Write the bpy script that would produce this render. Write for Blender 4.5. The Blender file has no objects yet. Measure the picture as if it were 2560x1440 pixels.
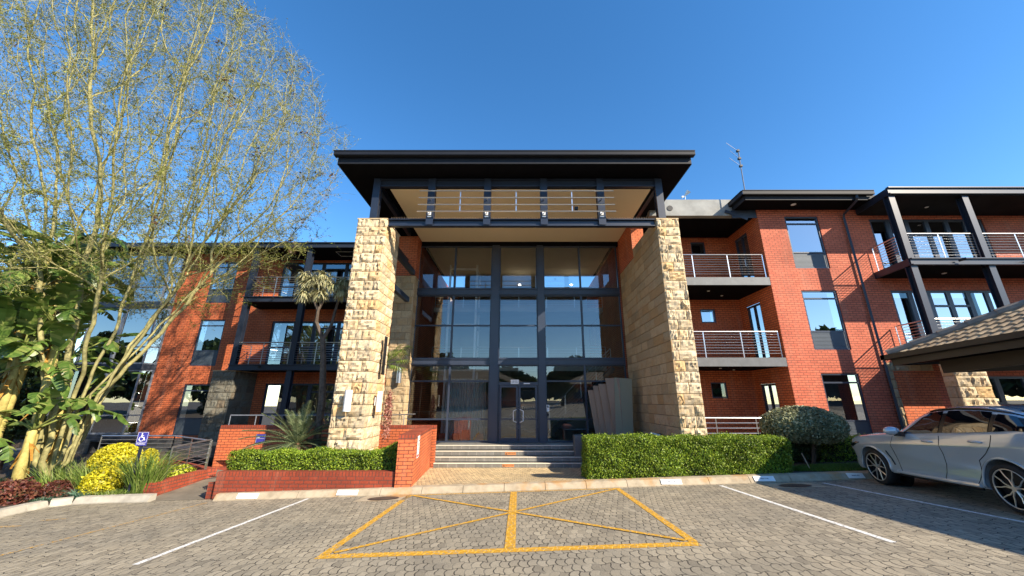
import bpy, bmesh, math, random
import numpy as np
from mathutils import Vector, Matrix

C = bpy.context.scene
R = math.radians
SUN = Vector((1.3, -1.0, 1.05)).normalized()          # direction towards the sun
SUN_EL = math.asin(SUN.z)
SUN_AZ = math.atan2(SUN.x, SUN.y)

# ------------------------------------------------------------------ camera
cam_data = bpy.data.cameras.new('camera')
cam = bpy.data.objects.new('camera', cam_data)
C.collection.objects.link(cam)
cam.location = (0, 0, 0)
cam.rotation_euler = (R(90 + 16.85), 0, 0)
cam_data.sensor_width = 36
cam_data.lens = 930 / 2560 * 36
cam_data.shift_x = -17 / 2560
cam_data.clip_start = 0.05
cam_data.clip_end = 3000
C.camera = cam
C.render.resolution_x, C.render.resolution_y = 1024, 576

# ------------------------------------------------------------------ world, sun, exposure
W = bpy.data.worlds.new('World')
C.world = W
W.use_nodes = True
wn = W.node_tree
bg = wn.nodes['Background']
sky = wn.nodes.new('ShaderNodeTexSky')
sky.sky_type = 'NISHITA'
sky.sun_disc = False
sky.sun_elevation = SUN_EL
sky.sun_rotation = SUN_AZ
sky.altitude = 1000
sky.air_density = 1.0
sky.dust_density = 0.3
sky.ozone_density = 1.6
hs = wn.nodes.new('ShaderNodeHueSaturation')
hs.inputs['Saturation'].default_value = 1.30
wn.links.new(sky.outputs[0], hs.inputs['Color'])
wn.links.new(hs.outputs[0], bg.inputs[0])
bg.inputs[1].default_value = 0.132
sl = bpy.data.lights.new('sun', 'SUN')
sl.energy = 4.6
sl.angle = R(0.5)
sl.color = (1.0, 0.87, 0.68)
so = bpy.data.objects.new('sun', sl)
so.rotation_euler = SUN.to_track_quat('Z', 'Y').to_euler()
so.location = (30, -25, 25)
C.collection.objects.link(so)
C.view_settings.view_transform = 'Standard'
C.view_settings.look = 'None'
C.view_settings.gamma = 1
C.view_settings.exposure = 1.15

# ------------------------------------------------------------------ helpers
def gz(x, y):
    """height of the sloping car park at x, y"""
    return -1.63 + .03 * max(-25, min(25, x)) - .0459 * max(-25, min(30, y))

class MB:
    def __init__(s): s.v = []; s.f = []
    def add(s, vs, fs):
        b = len(s.v)
        s.v.extend([tuple(map(float, q)) for q in vs])
        s.f.extend([tuple(i + b for i in q) for q in fs]); return s
    def box(s, x0, x1, y0, y1, z0, z1):
        return s.add([(x0,y0,z0),(x1,y0,z0),(x1,y1,z0),(x0,y1,z0),(x0,y0,z1),(x1,y0,z1),(x1,y1,z1),(x0,y1,z1)],
              [(0,3,2,1),(4,5,6,7),(0,1,5,4),(1,2,6,5),(2,3,7,6),(3,0,4,7)])
    def prism(s, poly, z0, z1):
        """plan polygon (counter-clockwise) between two heights; heights may be lists"""
        n = len(poly)
        a = z0 if isinstance(z0, (list, tuple)) else [z0]*n
        b = z1 if isinstance(z1, (list, tuple)) else [z1]*n
        vs = [(p[0], p[1], a[i]) for i, p in enumerate(poly)] + [(p[0], p[1], b[i]) for i, p in enumerate(poly)]
        fs = [tuple(range(n-1, -1, -1)), tuple(range(n, 2*n))] + [(i, (i+1) % n, n+(i+1) % n, n+i) for i in range(n)]
        return s.add(vs, fs)
    def quad(s, a, b, c, d): return s.add([a, b, c, d], [(0, 1, 2, 3)])
    def tube(s, pts, rad, n=6, cap=True):
        pts = [Vector(p) for p in pts]
        m = len(pts)
        if not isinstance(rad, (list, tuple)): rad = [rad]*m
        vs = []; up = Vector((0, 0, 1)); prev = None
        for i, p in enumerate(pts):
            d = (pts[min(i+1, m-1)] - pts[max(i-1, 0)])
            d = d.normalized() if d.length > 1e-9 else Vector((0, 0, 1))
            if prev is None:
                a = d.cross(up)
                if a.length < .05: a = d.cross(Vector((1, 0, 0)))
            else:
                a = prev - d * prev.dot(d)
                if a.length < 1e-6: a = d.cross(up)
            a.normalize(); prev = a; b = d.cross(a)
            for k in range(n):
                t = 2*math.pi*k/n
                vs.append(p + (a*math.cos(t) + b*math.sin(t))*rad[i])
        fs = []
        for i in range(m-1):
            for k in range(n):
                k2 = (k+1) % n
                fs.append((i*n+k, i*n+k2, (i+1)*n+k2, (i+1)*n+k))
        if cap:
            fs.append(tuple(range(n-1, -1, -1))); fs.append(tuple(range((m-1)*n, m*n)))
        return s.add(vs, fs)
    def bar(s, p0, p1, w, h):
        """rectangular bar between two points, w across, h high"""
        p0, p1 = Vector(p0), Vector(p1); d = (p1-p0).normalized()
        a = d.cross(Vector((0, 0, 1)))
        if a.length < .05: a = Vector((1, 0, 0))
        a.normalize(); b = a.cross(d).normalized()
        vs = []
        for p in (p0, p1):
            for i, j in ((-1, -1), (1, -1), (1, 1), (-1, 1)): vs.append(p + a*(i*w/2) + b*(j*h/2))
        return s.add(vs, [(3,2,1,0),(4,5,6,7),(0,1,5,4),(1,2,6,5),(2,3,7,6),(3,0,4,7)])
    def build(s, name, mat, parent=None, smooth=False, bevel=0):
        me = bpy.data.meshes.new(name)
        base = Vector((0, 0, 0))
        p = parent
        while p is not None: base = base + p.location; p = p.parent
        vs = s.v if base.length == 0 else [(a-base.x, b-base.y, c-base.z) for a, b, c in s.v]
        me.from_pydata(vs, [], s.f)
        if smooth: me.polygons.foreach_set('use_smooth', [True]*len(me.polygons))
        me.materials.append(mat)
        me.update()
        o = bpy.data.objects.new(name, me)
        C.collection.objects.link(o)
        if parent: o.parent = parent
        if bevel:
            m = o.modifiers.new('bevel', 'BEVEL'); m.width = bevel; m.segments = 2; m.limit_method = 'ANGLE'
        return o

def tag(o, label=None, cat=None, group=None, kind=None):
    if label: o['label'] = label
    if cat: o['category'] = cat
    if group: o['group'] = group
    if kind: o['kind'] = kind
    return o

def thing(name, loc, label, cat, group=None):
    o = bpy.data.objects.new(name, None)
    o.empty_display_size = .2
    C.collection.objects.link(o); o.location = loc
    return tag(o, label, cat, group)

def struct(name, mb, mat): return tag(mb.build(name, mat), kind='structure')

def copy_tree(o, parent=None):
    c = o.copy(); C.collection.objects.link(c)
    if parent: c.parent = parent
    for ch in list(o.children): copy_tree(ch, c)
    return c

def text_mesh(name, s, size, loc, rot, mat, parent=None, depth=.004, align='CENTER'):
    cu = bpy.data.curves.new(name, 'FONT'); cu.body = s; cu.size = size; cu.extrude = depth
    cu.align_x = align; cu.align_y = 'CENTER'; cu.resolution_u = 2
    t = bpy.data.objects.new(name, cu); C.collection.objects.link(t)
    dg = bpy.context.evaluated_depsgraph_get()
    me = bpy.data.meshes.new_from_object(t.evaluated_get(dg))
    bpy.data.objects.remove(t)
    M = Matrix.Translation(Vector(loc)) @ (rot if isinstance(rot, Matrix) else Matrix.Rotation(rot[0], 4, 'Z') @ Matrix.Rotation(rot[1], 4, 'X'))
    base = Vector((0, 0, 0)); p = parent
    while p is not None: base = base + p.location; p = p.parent
    me.transform(Matrix.Translation(-base) @ M)
    me.materials.clear(); me.materials.append(mat)
    me.name = name
    o = bpy.data.objects.new(name, me); C.collection.objects.link(o)
    if parent: o.parent = parent
    return o
FRONT = (0, R(90))            # text standing up and facing -Y

# ------------------------------------------------------------------ materials
class NT:
    def __init__(s, name):
        s.m = bpy.data.materials.new(name); s.m.use_nodes = True
        s.t = s.m.node_tree; s.b = s.t.nodes['Principled BSDF']; s.out = s.t.nodes['Material Output']
    def n(s, typ, **kw):
        nd = s.t.nodes.new('ShaderNode' + typ)
        for k, v in kw.items():
            if k in nd.inputs: s.put(nd.inputs[k], v)
            elif hasattr(nd, k): setattr(nd, k, v)
            else: raise KeyError(typ + k)
        return nd
    def put(s, sock, v):
        if isinstance(v, bpy.types.NodeSocket): s.t.links.new(v, sock)
        elif isinstance(v, bpy.types.Node): s.t.links.new(v.outputs[0], sock)
        else: sock.default_value = v
    def math(s, op, a, b=0.0, c=None, clamp=False):
        nd = s.t.nodes.new('ShaderNodeMath'); nd.operation = op; nd.use_clamp = clamp
        s.put(nd.inputs[0], a); s.put(nd.inputs[1], b)
        if c is not None: s.put(nd.inputs[2], c)
        return nd.outputs[0]
    def mix(s, fac, a, b, blend='MIX'):
        nd = s.t.nodes.new('ShaderNodeMix'); nd.data_type = 'RGBA'; nd.blend_type = blend
        s.put(nd.inputs[0], fac); s.put(nd.inputs[6], a); s.put(nd.inputs[7], b)
        return nd.outputs[2]
    def noise(s, scale, detail=3, vec=None, rough=.55):
        nd = s.t.nodes.new('ShaderNodeTexNoise'); nd.inputs['Scale'].default_value = scale
        nd.inputs['Detail'].default_value = detail; nd.inputs['Roughness'].default_value = rough
        if vec is not None: s.put(nd.inputs['Vector'], vec)
        return nd.outputs[0]
    def ramp(s, fac, stops):
        nd = s.t.nodes.new('ShaderNodeValToRGB'); s.put(nd.inputs[0], fac)
        cr = nd.color_ramp
        while len(cr.elements) < len(stops): cr.elements.new(.5)
        for e, (p, c) in zip(cr.elements, stops):
            e.position = p; e.color = c if len(c) == 4 else (*c, 1)
        return nd.outputs[0]
    def pos(s): return s.n('NewGeometry').outputs['Position']
    def obj(s): return s.n('TexCoord').outputs['Object']
    def island(s): return s.n('NewGeometry').outputs['Random Per Island']
    def bump(s, h, strength=.4, dist=.01):
        nd = s.t.nodes.new('ShaderNodeBump'); nd.inputs['Strength'].default_value = strength
        nd.inputs['Distance'].default_value = dist; s.put(nd.inputs['Height'], h)
        s.t.links.new(nd.outputs[0], s.b.inputs['Normal'])
    def fin(s, col=None, rough=.7, metal=0.0, spec=None):
        if col is not None: s.put(s.b.inputs['Base Color'], col if not isinstance(col, tuple) or len(col) == 4 else (*col, 1))
        s.put(s.b.inputs['Roughness'], rough); s.put(s.b.inputs['Metallic'], metal)
        if spec is not None: s.put(s.b.inputs['Specular IOR Level'], spec)
        return s.m

def c4(c): return (*c, 1)

def m_simple(name, col, rough=.6, metal=0.0, var=.15, scale=6, bump=0.0, spec=None):
    t = NT(name)
    nz = t.noise(scale, 4, t.obj())
    k = t.ramp(nz, [(.25, tuple(c*(1-var) for c in col)), (.75, tuple(min(1, c*(1+var)) for c in col))])
    if bump: t.bump(t.noise(scale*12, 3, t.obj()), bump, .01)
    return t.fin(k, rough, metal, spec)

def wallmap(t):
    """world position laid on upright faces: U along the wall, V up"""
    g = t.n('NewGeometry'); sp = t.n('SeparateXYZ', Vector=g.outputs['Position']); sn = t.n('SeparateXYZ', Vector=g.outputs['Normal'])
    fy = t.math('GREATER_THAN', t.math('ABSOLUTE', sn.outputs[1]), .6)
    u = t.math('ADD', t.math('MULTIPLY', sp.outputs[0], fy), t.math('MULTIPLY', sp.outputs[1], t.math('SUBTRACT', 1.0, fy)))
    up = t.math('GREATER_THAN', t.math('ABSOLUTE', sn.outputs[2]), .8)
    v = t.math('ADD', t.math('MULTIPLY', sp.outputs[2], t.math('SUBTRACT', 1.0, up)), t.math('MULTIPLY', sp.outputs[1], up))
    return t.n('CombineXYZ', X=u, Y=v)

def streak(t):
    nd = t.t.nodes.new('ShaderNodeMapping'); nd.inputs['Scale'].default_value = (3.2, 3.2, .35); t.put(nd.inputs['Vector'], t.pos()); return nd.outputs[0]

def m_brick(name, c1, c2, mortar, bw=.232, rh=.086, ms=.010, off=.5, wear=.25):
    t = NT(name); vec = wallmap(t)
    b = t.n('TexBrick', Vector=vec, Color1=c4(c1), Color2=c4(c2), Mortar=c4(mortar))
    b.inputs['Scale'].default_value = 1; b.inputs['Mortar Size'].default_value = ms; b.inputs['Mortar Smooth'].default_value = .15
    b.inputs['Bias'].default_value = 0; b.inputs['Brick Width'].default_value = bw; b.inputs['Row Height'].default_value = rh
    b.offset = off
    big = t.ramp(t.noise(.7, 5, t.pos()), [(.3, (1-wear, 1-wear, 1-wear)), (.7, (1+wear*.5,)*3)])
    col = t.mix(1.0, b.outputs[0], big, 'MULTIPLY')
    st = t.noise(1.0, 5, streak(t), .6)
    col = t.mix(t.ramp(st, [(.52, (0,)*3), (.78, (.34,)*3)]), col, c4((.42, .22, .15)))
    col = t.mix(t.ramp(t.noise(.45, 5, t.pos()), [(.55, (0,)*3), (.75, (.35,)*3)]), col, c4(tuple(q*.45 for q in c2)))
    fine = t.ramp(t.noise(35, 3, t.pos()), [(.3, (.82, .82, .82)), (.7, (1.12, 1.12, 1.12))])
    col = t.mix(1.0, col, fine, 'MULTIPLY')
    h = t.math('SUBTRACT', t.math('MULTIPLY', t.noise(60, 3, t.pos()), .25), b.outputs[1])
    t.bump(h, .6, .008)
    return t.fin(col, .75, 0, .3)

BR1, BR2 = (.66, .175, .066), (.55, .132, .050)
M = {}
M['brick'] = m_brick('red_brick', BR1, BR2, (.17, .052, .030))
M['brick_pale'] = m_brick('red_brick_right', (.64, .165, .088), (.54, .13, .07), (.20, .066, .042))
M['brick_low'] = m_brick('garden_brick', (.34, .062, .028), (.27, .050, .025), (.13, .055, .04))
M['soldier'] = m_brick('brick_on_edge', (.36, .066, .029), (.28, .052, .025), (.12, .05, .035), bw=.083, rh=.23, off=0)

def m_paving(name, paint=None, scale=1.0, tone=(1, 1, 1), rub=.0):
    t = NT(name); sp = t.n('SeparateXYZ', Vector=t.pos())
    x, y = sp.outputs[0], sp.outputs[1]
    tri = lambda s_, f: t.math('SUBTRACT', t.math('MULTIPLY', t.math('PINGPONG', t.math('MULTIPLY', s_, f), 1.0), 2.0), 1.0)
    cl = lambda v, k: t.math('MINIMUM', t.math('MAXIMUM', v, -k), k)
    yy = t.math('ADD', y, t.math('MULTIPLY', cl(tri(t.math('ADD', x, .03), 2/.225), .45), .050))
    xx = t.math('ADD', x, t.math('MULTIPLY', cl(tri(y, 2/.205), .5), .020))
    vec = t.n('CombineXYZ', X=t.math('MULTIPLY', xx, scale), Y=t.math('MULTIPLY', yy, scale))
    b = t.n('TexBrick', Vector=vec, Color1=c4((.0,)*3), Color2=c4((1,)*3), Mortar=c4((.5,)*3))
    b.inputs['Scale'].default_value = 1; b.inputs['Mortar Size'].default_value = .0085; b.inputs['Mortar Smooth'].default_value = .3
    b.inputs['Bias'].default_value = 0; b.inputs['Brick Width'].default_value = .1125; b.inputs['Row Height'].default_value = .205
    b.offset = .5
    if paint is None:
        a = t.ramp(b.outputs[0], [(0, (.23, .203, .157)), (.25, (.295, .26, .198)), (.75, (.325, .287, .22)), (1, (.365, .323, .248))])
        pt = t.ramp(t.noise(.9, 4, t.pos()), [(.32, (.80, .80, .80)), (.62, (1.06, 1.03, .98))])
        col = t.mix(1.0, a, pt, 'MULTIPLY')
        col = t.mix(t.ramp(t.noise(.33, 6, t.pos(), .7), [(.52, (0,)*3), (.72, (.42,)*3)]), col, c4((.15, .135, .115)))
        col = t.mix(t.ramp(t.noise(2.6, 6, t.pos(), .75), [(.64, (0,)*3), (.72, (.5,)*3)]), col, c4((.09, .08, .07)))
        f2 = t.ramp(t.noise(70, 3, t.pos()), [(.25, (.70,)*3), (.75, (1.22,)*3)])
        col = t.mix(1.0, col, f2, 'MULTIPLY')
        col = t.mix(1.0, col, c4(tone), 'MULTIPLY')
        jc = t.ramp(t.noise(5, 3, t.pos()), [(.46, (.045, .04, .034)), (.66, (.28, .25, .19))])
        col = t.mix(b.outputs[1], col, jc)
    else:
        a = t.ramp(t.noise(22, 4, t.pos()), [(.3, tuple(c*.78 for c in paint)), (.6, paint)])
        jc = tuple(min(.9, c*1.5+.06) for c in paint)
        col = t.mix(t.math('MULTIPLY', b.outputs[1], .8), a, c4(jc))
        wn_ = t.math('GREATER_THAN', t.noise(28, 5, t.pos(), .7), .575 - rub)
        col = t.mix(wn_, col, c4((.27, .25, .21)))
    h = t.math('SUBTRACT', t.math('MULTIPLY', t.noise(90, 3, t.pos()), .35), b.outputs[1])
    t.bump(h, .55, .008)
    return t.fin(col, .85, 0, .25)
M['paving'] = m_paving('interlocking_paving')
M['path_paving'] = m_paving('path_paving', tone=(1.95, 1.72, 1.32))
M['yellow_paint'] = m_paving('yellow_paint', (.55, .29, .018))
M['yellow_worn'] = m_paving('worn_yellow_paint', (.46, .26, .05), rub=.08)
M['white_paint'] = m_paving('white_paint', (.70, .69, .66))

def m_stone(name, base, dark, rust, bump=.5):
    t = NT(name)
    isl = t.island()
    c = t.ramp(isl, [(0, tuple(x*.72 for x in base)), (.4, base), (.75, tuple(min(1, x*1.13) for x in base)), (1, rust)])
    n1 = t.noise(3.2, 6, t.pos(), .65)
    c = t.mix(t.ramp(n1, [(.45, (0,)*3), (.75, (.75,)*3)]), c, c4(rust))
    c = t.mix(t.ramp(t.noise(14, 5, t.pos(), .7), [(.52, (0,)*3), (.72, (.6,)*3)]), c, c4(dark))
    t.bump(t.noise(30, 6, t.pos(), .7), bump, .03)
    return t.fin(c, .88, 0, .2)
M['stone'] = m_stone('sandstone', (.58, .475, .32), (.25, .19, .125), (.54, .36, .17))
M['stone_flat'] = m_stone('dressed_sandstone', (.47, .36, .22), (.23, .18, .12), (.42, .27, .13), .35)
M['stone_grey'] = m_stone('shade_darkened_grey_stone', (.15, .145, .12), (.06, .06, .055), (.15, .12, .085))  # grey stone with the end wall's shade put into its colour
M['joint'] = m_simple('stone_joint', (.20, .155, .10), .9)
M['steel'] = m_simple('charcoal_blue_steel', (.017, .023, .040), .38, 0, .12, 3, spec=.5)
M['gutter'] = m_simple('dark_gutter_metal', (.011, .013, .019), .6, 0, .15, 3, spec=.25)
M['steel_dark'] = m_simple('dark_soffit_board', (.006, .006, .008), .8, 0, .2, 2, spec=.06)
M['frame'] = m_simple('blue_grey_window_frame', (.032, .042, .068), .35, 0, .1, 3)
M['ceiling'] = m_simple('cream_plaster_ceiling', (.80, .66, .44), .8, 0, .04, .6)
M['plaster'] = m_simple('light_inner_wall', (.42, .40, .36), .8, 0, .08, 1)
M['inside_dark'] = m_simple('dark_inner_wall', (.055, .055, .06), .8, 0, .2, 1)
M['rail'] = m_simple('brushed_steel_rail', (.62, .62, .62), .28, .9, .06, 20)
M['white_metal'] = m_simple('white_metal', (.80, .80, .79), .35, 0, .04, 4)
M['concrete'] = m_simple('weathered_concrete', (.27, .27, .255), .85, 0, .28, 2.2, .3)
M['slab_tile'] = m_simple('grey_slab_tile', (.12, .125, .13), .5, 0, .2, 4)
M['kerb'] = None
M['soil'] = m_simple('garden_soil', (.055, .04, .028), .95, 0, .4, 8, .6)
M['black'] = m_simple('black_matt', (.008, .008, .01), .6)
M['white_sign'] = m_simple('white_sign_board', (.80, .80, .77), .5, 0, .03, 4)
M['sign_text'] = m_simple('sign_black_letters', (.10, .11, .14), .5)
M['sign_blue'] = m_simple('sign_blue', (.045, .045, .30), .4, 0, .05, 6)
M['red_print'] = m_simple('red_print', (.45, .03, .04), .5)
M['orange_strip'] = m_simple('orange_warning_strip', (.48, .20, .07), .6, 0, .15, 30)
M['brown_print'] = m_simple('brown_print', (.13, .05, .02), .6)
M['olive'] = m_simple('olive_painted_panel', (.27, .26, .18), .5, 0, .06, 1.2)
M['bronze'] = m_simple('bronze_panel', (.24, .17, .12), .45, 0, .12, 1.2)
M['grey_line'] = m_simple('pale_grey_film', (.45, .47, .46), .5)
M['asphalt'] = m_simple('distant_tar', (.07, .07, .07), .9, 0, .2, 1)

def m_kerb():
    t = NT('concrete_kerb')
    c = t.ramp(t.noise(4, 6, t.pos(), .65), [(.3, (.28, .23, .16)), (.6, (.42, .35, .25))])
    r = t.ramp(t.noise(1.6, 4, t.pos()), [(.55, (0,)*3), (.68, (.8,)*3)])
    c = t.mix(r, c, c4((.42, .22, .07)))
    t.bump(t.noise(60, 4, t.pos()), .4, .01)
    return t.fin(c, .9, 0, .2)
M['kerb'] = m_kerb()

def m_tiles(name, col, joint, w, h, ms=.004, rough=.4):
    t = NT(name); vec = wallmap(t)
    b = t.n('TexBrick', Vector=vec, Color1=c4(col), Color2=c4(tuple(c*.8 for c in col)), Mortar=c4(joint))
    b.inputs['Scale'].default_value = 1; b.inputs['Mortar Size'].default_value = ms; b.inputs['Mortar Smooth'].default_value = 0
    b.inputs['Brick Width'].default_value = w; b.inputs['Row Height'].default_value = h; b.offset = 0
    col2 = t.mix(1.0, b.outputs[0], t.ramp(t.noise(6, 5, t.pos()), [(.3, (.8,)*3), (.7, (1.15,)*3)]), 'MULTIPLY')
    return t.fin(col2, rough, 0, .4)
M['step_tile'] = m_tiles('dark_step_tile', (.20, .195, .175), (.42, .40, .34), .305, .4)
M['slate'] = m_tiles('dark_slate_tile', (.05, .052, .056), (.14, .14, .13), .6, .3)
M['nosing'] = m_simple('pale_step_edge', (.78, .70, .56), .7, 0, .1, 20)

def m_glass(name, refl, tint, rough=0.0, wav=.0):
    t = NT(name)
    for nd in [t.b]: t.t.nodes.remove(nd)
    gl = t.n('BsdfGlossy'); gl.inputs['Roughness'].default_value = rough; gl.inputs['Color'].default_value = (.92, .97, 1, 1)
    tr = t.n('BsdfTransparent'); tr.inputs['Color'].default_value = c4(tint)
    fr = t.n('Fresnel'); fr.inputs['IOR'].default_value = 1.5
    f = t.math('ADD', t.math('MULTIPLY', fr.outputs[0], 1.3), refl, clamp=True)
    if wav:
        bp = t.n('Bump'); bp.inputs['Strength'].default_value = wav; bp.inputs['Distance'].default_value = .02
        t.t.links.new(t.noise(1.2, 1, t.pos()), bp.inputs['Height']); t.t.links.new(bp.outputs[0], gl.inputs['Normal'])
    mx = t.n('MixShader'); t.put(mx.inputs[0], f); t.put(mx.inputs[1], tr); t.put(mx.inputs[2], gl)
    t.t.links.new(mx.outputs[0], t.out.inputs['Surface'])
    return t.m
M['glass'] = m_glass('entrance_glass', .085, (.80, .83, .82), wav=.03)
M['win_glass'] = m_glass('window_glass', .34, (.28, .33, .35), wav=.05)
M['car_glass'] = m_glass('car_glass', .16, (.05, .05, .055))

def m_leaf(name, cols, rough=.5, trans=.25, spec=.4):
    t = NT(name)
    k = t.ramp(t.island(), [(i/(len(cols)-1), c) for i, c in enumerate(cols)])
    k = t.mix(1.0, k, t.ramp(t.noise(1.3, 3, t.pos()), [(.35, (.72,)*3), (.65, (1.2,)*3)]), 'MULTIPLY')
    t.fin(k, rough, 0, spec)
    tl = t.n('BsdfTranslucent'); t.put(tl.inputs['Color'], k)
    mx = t.n('MixShader'); mx.inputs[0].default_value = trans
    t.t.links.new(t.b.outputs[0], mx.inputs[1]); t.t.links.new(tl.outputs[0], mx.inputs[2])
    t.t.links.new(mx.outputs[0], t.out.inputs['Surface'])
    return t.m
M['hedge_leaf'] = m_leaf('hedge_leaf', [(.06, .11, .010), (.13, .22, .016), (.23, .33, .024), (.34, .42, .04)])
M['ball_leaf'] = m_leaf('grey_green_leaf', [(.08, .10, .045), (.18, .20, .10), (.30, .31, .17), (.45, .44, .27)], trans=.15)
M['yellow_leaf'] = m_leaf('golden_leaf', [(.20, .19, .01), (.44, .40, .012), (.62, .55, .02), (.72, .66, .06)])
M['lime_leaf'] = m_leaf('lime_leaf', [(.14, .20, .01), (.35, .42, .02), (.55, .55, .10)])
M['grass_leaf'] = m_leaf('long_grass_blade', [(.06, .11, .018), (.12, .20, .03), (.20, .28, .05), (.30, .34, .11)])
M['lawn_leaf'] = m_leaf('lawn_blade', [(.05, .10, .015), (.09, .17, .02), (.13, .22, .03)])
M['purple_leaf'] = m_leaf('dark_red_leaf', [(.05, .012, .012), (.12, .03, .025), (.22, .08, .05), (.10, .05, .02)])
M['blue_leaf'] = m_leaf('blue_green_leaf', [(.06, .13, .08), (.12, .24, .16), (.22, .34, .24)])
M['acacia_leaf'] = m_leaf('fever_tree_leaf', [(.12, .14, .018), (.22, .24, .04), (.36, .37, .08)], trans=.35)
M['pod'] = m_leaf('dry_seed_pod', [(.06, .03, .02), (.14, .07, .04)], trans=.1)
M['banana_leaf'] = m_leaf('paddle_leaf', [(.06, .12, .022), (.11, .19, .035), (.17, .25, .055), (.27, .32, .09)], rough=.35, trans=.3)
M['cycad_leaf'] = m_leaf('cycad_leaf', [(.05, .08, .03), (.10, .14, .06), (.17, .20, .10), (.24, .27, .14)], rough=.4, trans=.1)
M['dragon_leaf'] = m_leaf('pale_strap_leaf', [(.22, .23, .10), (.38, .37, .19), (.50, .47, .28), (.30, .26, .12)], trans=.15)
M['palm_leaf'] = m_leaf('fan_palm_leaf', [(.08, .14, .02), (.16, .22, .04), (.26, .30, .08)], trans=.3)
M['dark_leaf'] = m_leaf('dark_evergreen_leaf', [(.02, .04, .012), (.04, .075, .02), (.07, .11, .03)], trans=.15)
M['pink_leaf'] = m_leaf('pinkish_leaf', [(.35, .10, .08), (.50, .25, .20), (.30, .12, .06)])
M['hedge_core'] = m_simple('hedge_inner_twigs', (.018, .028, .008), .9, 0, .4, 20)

def m_bark(name, a, b, scale=5):
    t = NT(name)
    c = t.ramp(t.noise(scale, 6, t.pos(), .7), [(.35, a), (.65, b)])
    t.bump(t.noise(scale*6, 4, t.pos()), .4, .01)
    return t.fin(c, .75, 0, .25)
M['fever_bark'] = m_bark('yellow_green_bark', (.17, .16, .07), (.42, .38, .17))
M['twig'] = m_bark('fine_olive_twig', (.16, .15, .06), (.36, .34, .15), 3)
M['brown_bark'] = m_bark('brown_bark', (.06, .045, .035), (.14, .105, .08), 8)
M['fibre_stem'] = m_bark('fibrous_yellow_stem', (.30, .24, .07), (.52, .44, .15), 6)
M['stalk'] = m_bark('green_stalk', (.10, .14, .03), (.24, .26, .07), 6)
M['dead_leaf'] = m_bark('orange_dead_sheath', (.25, .11, .02), (.50, .27, .05), 6)
M['cycad_trunk'] = m_bark('shaggy_trunk', (.05, .03, .018), (.24, .13, .08), 30)

def emis(name, col, st):
    t = NT(name); t.put(t.b.inputs['Emission Color'], c4(col)); t.b.inputs['Emission Strength'].default_value = st
    return t.fin((.8, .8, .8), .5)
M['lamp_on'] = emis('lit_downlight', (1, .93, .8), 12)

rng = np.random.default_rng(7)
rnd = random.Random(11)

def stone_face(mb, o, u, n, L, z0, z1, rowh=.315, relief=.06, blocks=(.28, .52), nu=7, nv=6, seed=1, joint=.008):
    """rusticated stone courses on an upright face starting at o, running along u, bulging along n"""
    r = np.random.default_rng(seed)
    u = np.array(u, float); n = np.array(n, float); o = np.array(o, float)
    nrow = max(1, int(round((z1-z0)/rowh))); rh = (z1-z0)/nrow
    for i in range(nrow):
        a = z0 + i*rh; cuts = [0.0]
        x = r.uniform(*blocks) * (.55 if i % 2 else 1)
        while x < L - .12: cuts.append(x); x += r.uniform(*blocks)
        cuts.append(L)
        for j in range(len(cuts)-1):
            w = cuts[j+1]-cuts[j]
            us = np.linspace(cuts[j]+joint, cuts[j+1]-joint, nu); vs_ = np.linspace(a+joint, a+rh-joint, nv)
            U, V = np.meshgrid(us, vs_)
            du = np.minimum(U-cuts[j], cuts[j+1]-U); dv = np.minimum(V-a, a+rh-V)
            e = np.clip(np.minimum(du, dv)/.045, 0, 1)**.6
            low = r.normal(0, 1, (3, 3))
            iu = np.clip((U-us[0])/(us[-1]-us[0])*2, 0, 1.999); iv = np.clip((V-vs_[0])/(vs_[-1]-vs_[0])*2, 0, 1.999)
            f = lambda A: (A[iv.astype(int), iu.astype(int)]*(1-iu % 1)*(1-iv % 1) + A[iv.astype(int), iu.astype(int)+1]*(iu % 1)*(1-iv % 1)
                           + A[iv.astype(int)+1, iu.astype(int)]*(1-iu % 1)*(iv % 1) + A[iv.astype(int)+1, iu.astype(int)+1]*(iu % 1)*(iv % 1))
            h = relief*(.55 + .28*f(low) + .22*r.normal(0, 1, U.shape))*e
            h = np.clip(h, 0.002, relief*1.7)
            P = o[None, None, :] + U[..., None]*u + h[..., None]*n
            P[..., 2] = V
            vv = P.reshape(-1, 3)
            fs = []
            flip = np.cross(u, [0, 0, 1]).dot(n) < 0
            for q in range(nv-1):
                for p in range(nu-1):
                    k = q*nu+p; t_ = (k, k+1, k+nu+1, k+nu)
                    fs.append(t_[::-1] if flip else t_)
            # sides back to the joint
            ring = [p for p in range(nu)] + [q*nu+nu-1 for q in range(1, nv)] + [(nv-1)*nu+p for p in range(nu-2, -1, -1)] + [q*nu for q in range(nv-2, 0, -1)]
            back = vv[ring] - n*(.03 + (vv[ring]-o).dot(n)[:, None])
            b0 = len(vv); m = len(ring)
            for q in range(m):
                t_ = (ring[q], b0+q, b0+(q+1) % m, ring[(q+1) % m])
                fs.append(t_[::-1] if flip else t_)
            mb.add(np.vstack([vv, back]).tolist(), fs)

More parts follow.
